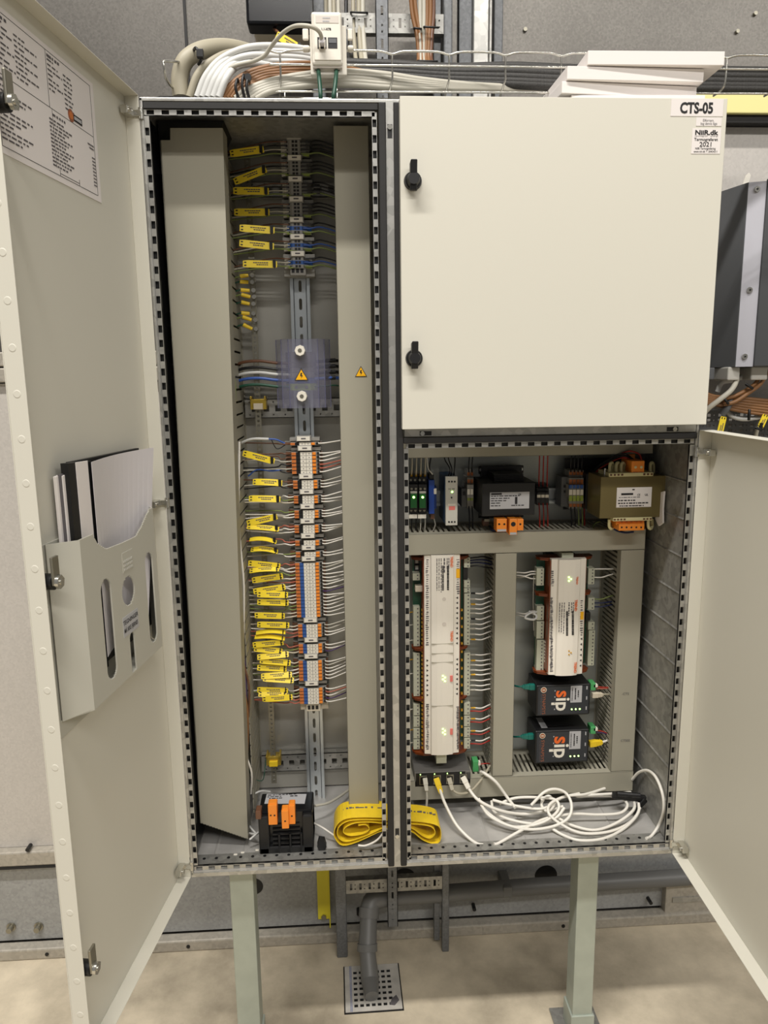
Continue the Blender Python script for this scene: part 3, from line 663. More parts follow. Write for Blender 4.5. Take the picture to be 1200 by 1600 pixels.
# ================================================================== YELLOW CABLE TAGS
def cable_tag(x0, y0, x1, y1, lab, Y=.197, w=10., bow=0., strap=1, tw=0.):
    t_ = thing('cable_tag', lab, 'cable tag', at((x0+x1)/2, (y0+y1)/2, Y), 'yellow cable tags')
    a, c = at(x0, y0, Y), at(x1, y1, Y); u = (c-a); L = u.length; u.normalize(); y_ = V((0, 1, 0)); v = V((-u.z, 0, u.x))*math.cos(tw)+y_*math.sin(tw); v = v.normalized()
    nn = u.cross(v).normalized(); hw = w*.00068; N = 8; b = MB(); top = []; 
    for i in range(N+1):
        s_ = i/N; f = nn*(bow*4*s_*(1-s_)); e = .0012 if i in (0, N) else 0
        p = a+u*(L*s_)+f; top.append((p-v*(hw-e), p+v*(hw-e)))
    th = nn*-.0009
    for i in range(N):
        (p, q), (r_, s2) = top[i], top[i+1]
        b.hexa([p, r_, s2, q, p+th, r_+th, s2+th, q+th])
    o = b.build('plate', 'yellow_tag', t_)
    mid = (top[N//2][0]+top[N//2][1])/2
    if abs(math.cos(tw)) > .5:
        d = MB()
        for r_, (ss, e) in enumerate(((.18, .62), (.28, .58))):
            x = ss
            while x < e:
                k_ = rnd.uniform(.035, .07); i = min(int(((x+k_/2))*N), N-1); p = a+u*(L*(x+.12))+nn*(bow*4*(x+.12)*(.88-x)+.0005)+v*(hw*(.35-.55*r_))
                d.add([p-v*hw*.14, p+u*L*k_-v*hw*.14, p+u*L*k_+v*hw*.14, p+v*hw*.14], [(0, 1, 2, 3)]); x += k_+.012
        d.build('print', 'ink_soft', o, fixn=False)
        d = MB()
        for s_ in (.07, .07, .93, .93)[:2 if strap == 2 else 4]:
            pass
        for s_, sg in ((.07, 1), (.07, -1), (.93, 1), (.93, -1)):
            p = a+u*L*s_+nn*(bow*4*s_*(1-s_)+.0005)+v*(hw*.42*sg); d.add([p-v*.0012-u*.0022, p+u*.0022-v*.0012, p+u*.0022+v*.0012, p+v*.0012-u*.0022], [(0, 1, 2, 3)])
        d.build('slot', 'black', o, fixn=False)
    # black tie at the right end
    p = a+u*L*.92+nn*(bow*.3)
    b = MB(); cyc = [p+nn*.0016*math.cos(k*math.pi/4)-nn*.001+v*(hw*1.05)*math.sin(k*math.pi/4) for k in range(8)]
    b.tube(cyc+[cyc[0]], .0009 if strap == 1 else .0012, 6)
    if strap == 1: b.box(p.x-.003, p.x+.003, p.y-.003, p.y+.001, p.z-hw*.9, p.z+hw*1.15)
    b.build('cable_tie', 'black', t_)
    return t_
UP = [(359.5, 240, 412, 233), (366, 284, 416, 264), (364.5, 298, 420, 298.5), (366, 331.5, 421, 331.5), (374.5, 356, 429, 360), (374, 379.5, 428, 385), (379.5, 412, 433, 413)]
for i, (a, c, d, e) in enumerate(UP): cable_tag(a, c, d, e, f'yellow cable tag left of the {ordn[i]} small terminal cluster', w=10.5, tw=.1)
LO = [(379.5, 708, 429, 721, 'tilted yellow tag left of the six-way cluster', 0, 0), (395, 753, 441, 755, 'bowed yellow tag left of the cluster of three below the six-way one', .006, .3), (389, 779, 438, 780, 'yellow tag left of the fourth lower cluster', .004, .3),
      (386, 818, 433, 807, 'rising yellow tag left of the fifth and sixth lower clusters', 0, 0), (386, 823, 436, 827, 'yellow tag hanging just below the rising one by the sixth lower cluster', .002, .9),
      (390, 843, 432, 847, 'yellow tag seen nearly edge on beside the upper pair', .006, 1.15), (392, 859, 434, 862, 'yellow tag seen nearly edge on beside the lower pair', .006, 1.0),
      (388, 880, 438, 885, 'topmost yellow tag beside the long sixteen-way block', 0, 0), (390, 892, 436, 889, 'yellow tag peeping out under the topmost one at the long block', .004, .9), (394, 907, 442, 900, 'third yellow tag down beside the long block', 0, 0),
      (396, 924.5, 446, 917, 'fourth yellow tag down beside the long block', 0, 0), (402, 928.5, 450, 929.5, 'yellow tag half hidden under the fourth one at the long block', 0, .2), (402, 940.5, 451, 942, 'second lowest yellow tag beside the long block', 0, .1),
      (398, 961.5, 445, 962.5, 'lowest yellow tag beside the long block', 0, 0), (402, 976, 452, 977, 'yellow tag left of the four-way cluster', 0, 0), (400, 989, 446, 988, 'yellow tag seen edge on between the four-way and three-way clusters', .005, 1.2),
      (398, 995.5, 445, 998, 'lower edge-on yellow tag above the three-way cluster', .005, 1.2), (395, 1008, 443, 1003.5, 'yellow tag left of the three-way cluster, upper of two crossing', 0, 0), (397, 1013, 441, 1018, 'yellow tag left of the three-way cluster, lower of two crossing', 0, .3),
      (402, 1027, 451, 1022, 'pale yellow tag above the six-way blue-striped cluster', .002, .6), (406, 1032, 454, 1036, 'drooping yellow tag at the top of the six-way blue-striped cluster', -.003, .3), (402, 1043, 448, 1045, 'bowed yellow tag beside the middle of the six-way blue-striped cluster', -.003, .3),
      (408, 1057, 456, 1054, 'pale yellow tag beside the foot of the six-way blue-striped cluster', .002, .6), (411, 1060, 459, 1063, 'yellow tag crossing under the pale one at the foot of the six-way blue-striped cluster', 0, .6),
      (402, 1078, 450, 1079.5, 'yellow tag left of the bottom five-way cluster', 0, 0), (404, 1084, 448, 1085, 'yellow tag tucked between the two big ones at the bottom cluster', 0, .5), (410, 1092, 457, 1089, 'lowest yellow cable tag on the left wires', .003, .1)]
for k, (a, c, d, e, lab, bow, tw) in enumerate(LO): cable_tag(a, c, d, e, lab, Y=.196-.002*(k % 3), w=10.2, bow=bow, strap=2 if 6 < k else 1, tw=tw)

# clear smoky cover over the power terminals
t_ = thing('clear_cover', 'smoky transparent plastic cover screwed over the power terminals, with a warning triangle', 'cover', at(474, 638, .2))
a, c = at(429, 530, .19), at(517, 637, .19); zc0, zc1 = c.z, a.z
prof = [(a.x, .215), (a.x+.012, .197), (a.x+.027, .190), (c.x-.024, .190), (c.x-.011, .197), (c.x, .215)]
b = MB(); n_ = len(prof)
for i in range(n_-1):
    (x0, y0), (x1, y1) = prof[i], prof[i+1]; b.hexa([(x0, y0, zc0), (x1, y1, zc0), (x1, y1+.002, zc0), (x0, y0+.002, zc0), (x0, y0, zc1), (x1, y1, zc1), (x1, y1+.002, zc1), (x0, y0+.002, zc1)])
b.build('shield', 'smoke_clear', t_)
b = MB()
for x0, y0 in prof: b.box(x0-.0008, x0+.0008, y0-.0006, y0+.0026, zc0, zc1)
b.build('fold_edge', 'clear_edge', t_)
for (px, py) in ((469, 548), (472, 619)):
    q = at(px, py, .19); MB().cyl((q.x, .176, q.z), (q.x, .1895, q.z), .0105, 8, .0115).build('cap_nut', 'white', t_, bevel=.001)
    MB().cyl((q.x, .1755, q.z), (q.x, .1765, q.z), .0045, 6).build('nut_bore', 'nickel', t_)
q = at(471, 588, .1896); warning((q.x, .1894, q.z), .0128, None, 'yellow triangle with a lightning bolt stuck on the clear smoky cover')
for k, (y0, y1, m) in enumerate(((550, 566, 'term_grey'), (566.5, 574, 'term_grey'), (574.5, 582, 'term_grey'), (582.5, 590, 'term_grey'), (590.5, 599, 'term_blue'), (599.5, 610, 'term_green'))):
    z1, z0 = at(470, y0, .215).z, at(470, y1, .215).z; X = at(471, 580, .215).x
    t_ = thing('power_terminal', ['topmost grey', 'second grey', 'third grey', 'fourth grey', 'blue', 'green-yellow'][k]+' power terminal behind the clear cover', 'terminal block', (X, .25, z0), 'power terminals behind the clear cover')
    MB().prism([(-.033+X, .228), (-.020+X, .212), (.018+X, .212), (.031+X, .228), (.031+X, .252), (-.033+X, .252)], 'z', z0, z1).build('housing', m, t_)
    for x in (-.012, .010): MB().cyl((X+x, .2105, (z0+z1)/2), (X+x, .213, (z0+z1)/2), .0032, 10).build('screw', 'nickel', t_)
# ================================================================== RIGHT COMPARTMENT, UPPER ROW
def pbox(b, px0, px1, py0, py1, y0, y1, m=0, yb=None):
    """box whose front face fills the given outline at depth y0"""
    p, q = at(px0, (py0+py1)/2, y0), at(px1, (py0+py1)/2, y0); t1, t0 = at((px0+px1)/2, py0, y0).z, at((px0+px1)/2, py1, y0).z
    b.box(p.x, q.x, y0, y1, t0, t1, m); return (p.x, q.x, t0, t1)
def P3(px, py, Y): return at(px, py, Y)
def part(par, name, m, px0, px1, py0, py1, y0, y1, bevel=0): b = MB(); pbox(b, px0, px1, py0, py1, y0, y1); return b.build(name, m, par, bevel=bevel)
xr0, xr1 = -.04, .3; zr = at(760, 777, .27).z
t_ = thing('mounting_rail', 'short zinc mounting rail behind the breakers and black transformer', 'rail', (.1, .27, zr))
b = MB(); b.box(-.045, .38, .276, .278, zr-.011, zr+.011); b.box(-.045, .38, .27, .272, zr+.011, zr+.0175); b.box(-.045, .38, .27, .272, zr-.0175, zr-.011); b.box(-.045, .38, .27, .278, zr+.010, zr+.0115); b.box(-.045, .38, .27, .278, zr-.0115, zr-.010); b.build('channel', 'zinc', t_)
for k, (a, c) in enumerate(((640, 653), (654, 667))):
    lab = 'black circuit breaker with a lit green lever, ' + ('leftmost of the pair' if k == 0 else 'right one of the pair')
    t_ = thing('circuit_breaker', lab, 'breaker', P3((a+c)/2, 804, .2), 'circuit breakers at the left end of the upper rail')
    b = MB(); pbox(b, a, c, 757, 797, .195, .27); pbox(b, a, c, 745, 760, .213, .27); pbox(b, a, c, 793, 803, .205, .27); b.build('housing', 'black', t_, bevel=.0008)
    lv = part(t_, 'lever', 'green_lever', a+1.5, c-1.5, 770, 794, .189, .196, .001)
    part(t_, 'lever_top', 'plastic_grey', a+1.5, c-1.5, 768, 771, .1885, .196)
    q = P3((a+c)/2, 777, .188); MB().cyl((q.x, .1875, q.z), (q.x, .1895, q.z), .0026, 12).build('indicator_lamp', 'led', t_)
    part(t_, 'label_plate', 'white', a-1, c-1.2, 804, 810, .2, .202)
    for x in (a+3.2, c-3.2):
        for y in (752, 764, 799): q = P3(x, y, .194); MB().cyl((q.x, .194 if y == 764 else (.212 if y < 760 else .204), q.z), (q.x, .22, q.z), .0026, 10).build('screw', 'nickel', t_)
    for x in (a+3, c-3):
        wire([(x, 745, .22), (x+.6, 732, .2), (x+1, 712, .2)], .0016, 'cable_grey', f'grey wire rising from the {"left" if x < a+5 else "right"} side of the {"left" if k == 0 else "right"} circuit breaker', 'grey wires above the breakers')
        tag(MB().cyl(P3(x, 746, .218), P3(x+.4, 736, .21), .0024, 8).build('wire_ferrule', 'gold'), f'yellow ferrule above the {"left" if x < a+5 else "right"} side of the {"left" if k == 0 else "right"} circuit breaker', 'ferrule', 'yellow ferrules above the breakers')
        wire([(x, 803, .225), (x+.3, 815, .22), (x-.5, 832, .22)], .0014, 'cable_grey' if k else 'wire_black', f'thin wire dropping from the {"left" if x < a+5 else "right"} side of the {"left" if k == 0 else "right"} circuit breaker', 'wires below the breakers')
t_ = thing('relay', 'thin bright blue relay module with a white marker', 'relay', P3(676, 806, .2))
b = MB(); pbox(b, 670, 679, 750, 803, .2, .27); pbox(b, 672, 682, 760, 795, .21, .27); b.build('housing', 'relay_blue', t_, bevel=.001)
part(t_, 'marker', 'white', 678, 682, 763.5, 772, .198, .205); part(t_, 'screw_cap', 'black', 671, 678, 742, 752, .205, .25); part(t_, 'screw_cap', 'copper_brown', 673, 679, 803, 811, .21, .25)
wire([(674, 745, .21), (671, 732, .2), (673, 715, .2)], .0017, 'wire_black', 'black wire rising from the blue relay'); wire([(676, 741, .205), (669, 731, .2), (667, 712, .2)], .0015, 'cable_white', 'pale wire rising from the blue relay')
wire([(677, 808, .22), (680, 820, .22), (675, 832, .22)], .0014, 'cable_grey', 'grey wire dropping from the blue relay')
t_ = thing('power_supply', 'narrow rail power supply, grey front with pink stamp and blue side', 'power supply', P3(705, 821, .19))
b = MB(); x0, x1, z0, z1 = pbox(b, 696.5, 715, 745, 821, .18, .19); b.build('front', 'ind_grey', t_, bevel=.001)
MB().box(x0, x1, .19, .285, z0+.002, z1-.002).build('housing', 'psu_blue', t_)
for y in (752.5, 815.5):
    for x in (701.5, 706, 710.5): q = P3(x, y, .18); MB().cyl((q.x, .1795, q.z), (q.x, .181, q.z), .0021, 10).build('screw', 'black', t_)
q = P3(706.5, 768.5, .18); MB().cyl((q.x, .179, q.z), (q.x, .181, q.z), .0021, 12).build('indicator_lamp', 'led', t_)
q = P3(705.5, 777.5, .18); MB().cyl((q.x, .179, q.z), (q.x, .181, q.z), .0018, 10).build('trim_pot', 'black', t_)
part(t_, 'stamp', 'pink', 701.5, 711, 791, 797, .1797, .1805); part(t_, 'label_strip', 'white', 700, 712, 787, 790, .1797, .1805)
lettering([('DC OK', P3(705.5, 764, .18), .0045)], 'ink', t_)
for k, (x, d) in enumerate(((700, -5), (704, -3), (709, 2))): wire([(x, 745, .2), (x+3-k, 733, .19), (x+d, 718, .2), (x+d-1, 708, .2)], .0013, 'wire_black', ['left', 'middle', 'right'][k]+' thin black wire above the narrow power supply', 'black wires above the power supply')
def small_terms(name, px0, px1, py0, py1, n, labf, group, Y, cols, clamp=None):
    w = (px1-px0)/n
    for k in range(n):
        a, c = px0+w*k, px0+w*(k+1)
        t_ = thing(name, labf(k), 'terminal block', P3((a+c)/2, py1, Y), group)
        b = MB(); H = py1-py0
        for (f0, f1, dy) in ((0, .2, .03), (.2, .38, .012), (.38, .72, 0), (.72, .86, .012), (.86, 1, .03)): pbox(b, a, c-.25, py0+H*f0, py0+H*f1+.3, Y+dy, .27)
        b.build('housing', 'term_grey' if cols else 'black', t_)
        for (f0, f1, m, dy, n_) in (cols or ((.4, .5, 'wire_black', 0, 'cap'),)): part(t_, n_, m, a+.5, c-.8, py0+H*f0, py0+H*f1, Y+dy-.0012, Y+dy+.004)
        part(t_, 'marker', 'white', a+.4, c-.6, py0+H*.50, py0+H*.64, Y-.0022, Y)
        wire([((a+c)/2, py0+3, Y+.03), ((a+c)/2, py0-8, Y+.02), ((a+c)/2+1, 712, Y+.02)], .0014, 'wire_red' if cols is None else 'wire_black', ['first', 'second', 'third', 'fourth'][k]+(' red' if cols is None else ' black')+' wire from the left above the '+group, ('red' if cols is None else 'black')+' wires above the '+group)
        wire([((a+c)/2, py1-3, Y+.03), ((a+c)/2+1, py1+14, Y+.025), ((a+c)/2+1, 831, Y+.03)], .0013, 'wire_red' if cols is None else ('wire_yg' if k > 1 else 'wire_black'), ['first', 'second', 'third', 'fourth'][k]+' thin wire from the left below the '+group, 'wires below the '+group)
OB = ((.05, .14, 'orange_dk', .03, 'clamp'), (.24, .34, 'orange_dk', .012, 'clamp'), (.36, .45, 'black', .012, 'recess'), (.68, .8, 'term_green', .012, 'stripe'))
small_terms('terminal_block', 730, 740, 735, 794, 2, lambda k: f'grey and orange terminal block beside the black transformer, {["left", "right"][k]} of two', 'pair of terminals left of the black transformer', .2, OB)
t_ = thing('end_clamp', 'grey end clamp between the narrow power supply and the pair of terminals', 'clamp', P3(725, 792, .2)); part(t_, 'body', 'inv_dark', 721, 729.5, 763, 792, .22, .27, .001); part(t_, 'recess', 'black', 723, 727, 768, 774, .219, .225)
small_terms('fuse_terminal', 839, 858, 757, 789, 3, lambda k: f'black fuse terminal with white tag and red wire, {["left", "middle", "right"][k]} of three', 'black fuse terminals', .2, None)
OB2 = ((.03, .12, 'orange_dk', .03, 'clamp'), (.24, .36, 'orange_dk', .012, 'clamp'), (.38, .47, 'term_blue', 0, 'jumper'), (.66, .8, 'term_green', 0, 'stripe'), (.87, .95, 'orange_dk', .03, 'clamp'))
small_terms('terminal_block', 889, 912, 735, 795, 4, lambda k: f'grey, orange and blue terminal block left of the olive transformer, {["first", "second", "third", "fourth"][k]} from left', 'four terminals left of the olive transformer', .2, OB2)
t_ = thing('end_clamp', 'grey end clamp left of the four orange and blue terminals', 'clamp', P3(880, 792, .21)); part(t_, 'body', 'inv_dark', 877, 888, 745, 792, .225, .27, .001)
for y in (758, 766): part(t_, 'recess', 'black', 881, 885, y, y+4, .224, .23)
t_ = thing('mounting_rail', 'zinc mounting rail stub behind the terminals left of the olive transformer', 'rail', (.33, .27, zr)); t_['label'] = 'short zinc rail showing between the fuse terminals and the olive transformer'
MB().box(.381, .45, .272, .275, zr-.017, zr+.017).build('channel', 'zinc', t_)
# black transformer
def transformer_black(lab, x0, x1, z0, z1, yf, yb, name='transformer', up=False):
    t_ = thing(name, lab, 'transformer', ((x0+x1)/2, (yf+yb)/2, z0)); return t_
t_ = thing('transformer', 'black encapsulated transformer with silver rating plate and two orange connectors below', 'transformer', P3(790, 812, .26))
b = MB(); pbox(b, 753, 836, 754, 806, .145, .25); b.build('housing', 'black', t_, bevel=.002)
b = MB(); pbox(b, 748, 818, 728, 740, .262, .268); pbox(b, 748, 818, 800, 809, .262, .268); pbox(b, 752, 815, 728, 809, .25, .268); b.build('mounting_frame', 'black', t_, bevel=.001)
b = MB()
for k in range(6): pbox(b, 772+.1*k, 818, 741+2.2*k, 742.2+2.2*k, .172-.003*k, .25)
b.build('core_stack', 'black', t_)
for x, y in ((752, 734), (814, 733), (752, 804)): q = P3(x, y, .262); MB().cyl((q.x, .2605, q.z), (q.x, .263, q.z), .0042, 12).build('screw', 'chrome', t_)
pl = part(t_, 'rating_plate', 'label_grey', 765.5, 827, 769, 795, .1442, .1455)
o_ = P3(765.5, 769, .144); w_ = P3(827, 769, .144).x-o_.x; h_ = o_.z-P3(765.5, 795, .144).z
b = MB(); scribble(b, o_, (1, 0, 0), (0, 0, 1), w_, [(.22, (.03, .75), .05), (.36, (.03, .5), .05), (.5, (.03, .45), .05), (.64, (.03, .3), .05), (.8, (.03, .3), .05), (.8, (.55, .9), .05)], h_, 4); b.box(o_.x+w_*.64, o_.x+w_*.70, .1436, .144, o_.z-h_*.75, o_.z-h_*.32); b.build('print', 'ink', pl)
lettering([('CE', P3(812, 772.5, .144), .005, .02)], 'ink', pl)
b = MB(); scribble(b, o_, (1, 0, 0), (0, 0, 1), w_, [(.07, (.03, .33), .1)], h_, 2, fill=2); b.build('print', 'ink', pl)
for k, (a, c, y0, y1, yy) in enumerate(((776, 792, 811, 831, .135), (796, 808, 811, 836, .128), (808, 818, 811, 829, .135))):
    o = MB(); pbox(o, a, c, y0, y1, yy, yy+.03); o = o.build('connector', 'orange', t_, bevel=.001)
    part(o, 'connector_base', 'label_grey' if k < 2 else 'orange', a+1, c-1, y1-4, y1-.5, yy-.0012, yy+.003)
    for x in ((a+4, c-4) if k == 0 else (((a+c)/2),)): q = P3(x, y0+8, yy); MB().cyl((q.x, yy-.0006, q.z), (q.x, yy+.003, q.z), .0022 if k != 1 else .005, 12).build('screw', 'black', o)
t_2 = thing('earth_stud', 'small copper earth terminal at the lower left corner of the black transformer', 'terminal', P3(759, 822, .2)); part(t_2, 'clamp', 'copper_brown', 755, 764, 813, 822, .2, .22, .001); part(t_2, 'washer', 'nickel', 757, 765, 811, 815, .198, .21)
wire([(778, 824, .16), (770, 829, .18), (766, 823, .21)], .0026, 'wire_dkblue', 'dark blue wire looping below the black transformer', n=8)
# olive transformer
t_ = thing('transformer', 'heavy olive-brown transformer with white rating label, cream bobbins and orange connectors', 'transformer', P3(985, 812, .2))
b = MB(); x0, x1, z0, z1 = pbox(b, 938, 1042, 744, 809, .125, .205); b.build('core', 'olive', t_, bevel=.001)
MB().box(x0-.004, x0+.05, .205, .262, z0+.006, z1-.004).build('core_block', 'black', t_)
b = MB(); b.box(x0-.035, x1-.02, .262, .267, z0-.004, z1+.024); b.build('foot_bracket', 'black', t_, bevel=.001)
for (a, c, y0, y1, nm) in ((950, 1023, 738.5, 744.5, 'top'), (956, 1021, 808.5, 814, 'bottom')):
    b = MB(); u0, u1, e0, e1 = pbox(b, a+2, c-2, y0, y1, .123, .19); o = b.build('bobbin', 'bobbin', t_, bevel=.001)
    d = MB(); n_ = 12
    for k in range(n_):
        if 4 <= k < 9: continue
        xx = u0+(u1-u0)*(k+.5)/n_; d.box(xx-.0022, xx+.0022, .1225, .124, e0+.002, e1-.002)
    d.build('slot', 'copper_brown', o)
for k, x in enumerate((953, 963, 971, 1016)):
    b = MB(); P = pxpath([(x, 742, .14), (x, 727, .145), (x+2.5, 723, .15), (x+5, 727, .16), (x+5, 742, .165)]); b.tube(P, .0034, 8); b.build('bobbin_hook', 'bobbin', t_)
for k, x in enumerate((952, 1013)):
    b = MB(); P = pxpath([(x, 811, .14), (x, 822, .145), (x+3, 826, .15), (x+6, 822, .16), (x+6, 811, .165)]); b.tube(P, .0034, 8); b.build('bobbin_hook', 'bobbin', t_)
b = MB(); pbox(b, 976, 992, 710, 738, .165, .185); pbox(b, 987, 1007, 720, 741, .125, .17); o = b.build('connector', 'orange', t_, bevel=.0012)
for x in (993, 1002): q = P3(x, 730, .125); MB().cyl((q.x, .1242, q.z), (q.x, .127, q.z), .0028, 12).build('screw', 'bobbin', o); part(o, 'clamp', 'wire_red', x-3.5, x+3.5, 737.5, 740.5, .1242, .127)
b = MB(); pbox(b, 963, 1007, 811, 820, .13, .17); pbox(b, 967, 1007, 819, 829, .118, .16); o = b.build('connector', 'orange', t_, bevel=.001)
for k in range(5):
    q = P3(971.5+7.6*k, 815.5, .1295); MB().box(q.x-.002, q.x+.002, .1292, .131, q.z-.001, q.z+.001).build('slot', 'orange_dk', o)
    q = P3(971.5+7.6*k, 824, .1175); MB().cyl((q.x, .1172, q.z), (q.x, .119, q.z), .0019, 10).build('screw', 'ink', o)
pl = part(t_, 'rating_label', 'white_paper', 963.5, 1018, 761.5, 792.5, .1243, .1255)
o_ = P3(963.5, 761.5, .1243); w_ = P3(1018, 761.5, .1243).x-o_.x; h_ = o_.z-P3(963.5, 792.5, .1243).z
b = MB(); scribble(b, o_, (1, 0, 0), (0, 0, 1), w_, [(.1, (.45, .55), .06), (.5, (.08, .7), .03), (.64, (.06, .55), .06), (.78, (.06, .95), .06), (.92, (.1, .8), .05)], h_, 9); b.build('print', 'ink', pl)
lettering([('CE', P3(998, 773, .1243), .0055, .02), ('UL', P3(1010, 773, .1243), .006, .03)], 'ink', pl)
b = MB(); scribble(b, o_, (1, 0, 0), (0, 0, 1), w_, [(.3, (.14, .48), .1)], h_, 2, fill=3); [b.cyl((o_.x+w_*(.2+.12*k), .1239, o_.z-h_*.955), (o_.x+w_*(.2+.12*k), .1243, o_.z-h_*.955), .0009, 8) for k in range(5)]; b.build('print', 'ink', pl)
q = P3(945, 742, .15); MB().cyl((q.x, .15, q.z-.002), (q.x, .15, q.z+.014), .003, 10).build('earth_stud', 'chrome', t_)
for k, (m, o1) in enumerate((('wire_black', 0), ('wire_black', 3), ('wire_red', 6))): wire([(990, 718+o1/2, .16), (975, 709+o1, .16), (955, 716+o1, .18), (930, 733+o1, .21), (914, 755+o1*2, .23), (913, 800, .24), (914, 832, .24)][:(5 if k < 2 else 7)], .0018, m, ['upper black wire arching from the olive transformer', 'lower black wire arching from the olive transformer', 'red wire arching from the olive transformer'][k])
wire([(1003, 722, .15), (999, 710, .15), (985, 705, .16), (972, 708, .17)], .0018, 'wire_red', 'short red wire curling over the orange connector of the olive transformer')
wire([(966, 822, .15), (960, 827, .16), (975, 832, .17), (990, 831, .17)], .0022, 'wire_dkblue', 'dark blue wire curling under the olive transformer'); wire([(938, 815, .2), (930, 818, .2), (925, 827, .22)], .0016, 'wire_yg', 'green-yellow wire under the left corner of the olive transformer')
# torn white sticker on the side wall
zz = [at(1045, y, .15).z for y in (763, 818)]
b = MB(); b.prism([(.112, zz[0]), (.138, zz[0]-.008), (.140, (zz[0]*.6+zz[1]*.4)), (.132, (zz[0]*.5+zz[1]*.5)), (.146, zz[1]+.012), (.128, zz[1]), (.11, zz[1]+.01), (.114, (zz[0]+zz[1])/2)], 'x', .4895, .4935)
tag(b.build('torn_sticker', 'white_paper'), 'torn white paper sticker on the right side wall beside the olive transformer', 'sticker')

# ================================================================== CONTROLLERS
def arrow_marks(par, x, z0, z1, n, Y, sgn=1, s=.0024):
    b = MB()
    for k in range(n):
        z = z0+(z1-z0)*k/max(1, n-1); b.add([(x-s*sgn, Y-.0005, z), (x+s*.9*sgn, Y-.0005, z+s*1.2), (x+s*.9*sgn, Y-.0005, z-s*1.2)], [(0, 1, 2)])
    return b.build('arrow_mark', 'ink', par, fixn=False)
def controller(lab, xl, xr, z1, z0, segs, Y=.165):
    """xl, xr = edges of the white cover; segs = list of (ztop, zbot)"""
    w = xr-xl; xc = (xl+xr)/2
    t_ = thing('building_controller', lab, 'controller', (xc, .27, z0))
    prof = [(xl, Y+.022), (xl+.001, Y+.010), (xl+w*.17, Y+.008), (xl+w*.2, Y+.003), (xl+w*.35, Y+.0005), (xc, Y), (xr-w*.35, Y+.0005), (xr-w*.2, Y+.003), (xr-w*.17, Y+.008), (xr-.001, Y+.010), (xr, Y+.022)]
    MB().prism(prof, 'z', z0, z1).build('cover', 'ctrl_white', t_)
    MB().box(xl+.006, xr-.006, Y+.022, .265, z0+.004, z1-.004).build('chassis', 'black', t_)
    for s in (-1, 1):
        x = xl if s < 0 else xr; a, c = sorted((x+s*.001, x+s*.02)); MB().box(a, c, Y+.055, Y+.057, z0+.006, z1-.006).build('circuit_board', 'pcb', t_)
        a, c = sorted((x-s*.0006, x+s*.0014)); MB().box(a, c, Y+.014, Y+.06, z0+.004, z1-.004).build('side_rim', 'amber', t_)
    for z in segs:
        b = MB(); pr = [(xl-.022, Y+.062), (xl-.0235, Y+.045), (xl-.018, Y+.036), (xl, Y+.027), (xr, Y+.027), (xr+.018, Y+.036), (xr+.0235, Y+.045), (xr+.022, Y+.062)]
        b.prism(pr, 'z', z-.0016, z+.0016); o = b.build('flange', 'amber', t_)
        b = MB(); pr2 = [(a+(.001 if a > xc else -.001), c_-.001) for a, c_ in pr]; b.prism(pr2, 'z', z+.0026, z+.0048); b.build('flange_rib', 'amber', o)
    return t_, xc, w
def plug(par, px0, px1, py0, py1, Y, n, holes_side=1):
    b = MB(); x0, x1, z0, z1 = pbox(b, px0, px1, py0, py1, Y, Y+.022); o = b.build('terminal_plug', 'plug_grey', par, bevel=.0006)
    d = MB(); xc = x0+(x1-x0)*(.68 if holes_side > 0 else .42)
    for k in range(n):
        z = z1-(z1-z0)*(k+.5)/n; d.box(xc-.0014, xc+.0014, Y-.0004, Y+.001, z-.0016, z+.0014)
    d.build('screw_port', 'ink_soft', o); return (x0, x1, z0, z1)
segz = [at(690, y, .2).z for y in (873, 1014, 1092, 1176)]
t_, xc, w = controller('long cream building controller with orange side rims, leftmost in the lower compartment', at(662.5, 1000, .175).x, at(718.5, 1000, .175).x, at(690, 868, .165).z, at(690, 1180, .165).z, segz)
xlc, xrc = xc-w/2, xc+w/2
for (y0, y1, n) in ((948, 1010, 10), (1020, 1088, 11), (1100, 1118, 3), (1119.5, 1136, 3), (1138, 1154, 3), (1155.5, 1171, 3)): plug(t_, 646, 656, y0, y1, .205, n)
for (y0, y1, n) in ((871, 887, 3), (907, 918, 2), (919, 926, 2), (927.5, 1008, 14), (1020, 1087, 11), (1098, 1117, 3), (1118.5, 1135, 3), (1136.5, 1152, 3), (1153.5, 1170, 3)): plug(t_, 725, 734.5, y0, y1, .205, n)
plug(t_, 645, 656, 896, 907, .2, 2); part(t_, 'network_plug', 'beige', 649, 660, 916, 925, .2, .22, .001); part(t_, 'socket', 'black', 724, 731, 888, 905, .21, .23)
for (y0, y1) in ((874, 881), (884, 891)): part(t_, 'chip', 'wire_black', 647, 656, y0-3, y1+2, .219, .221); part(t_, 'chip_mark', 'plastic_grey', 649, 653.5, y0, y1-1, .2182, .2192)
MB().box(xc-.012, xc+.012, .18, .26, at(690, 1193, .18).z, at(690, 1178, .18).z).build('rail_foot', 'plug_grey', t_, bevel=.001)
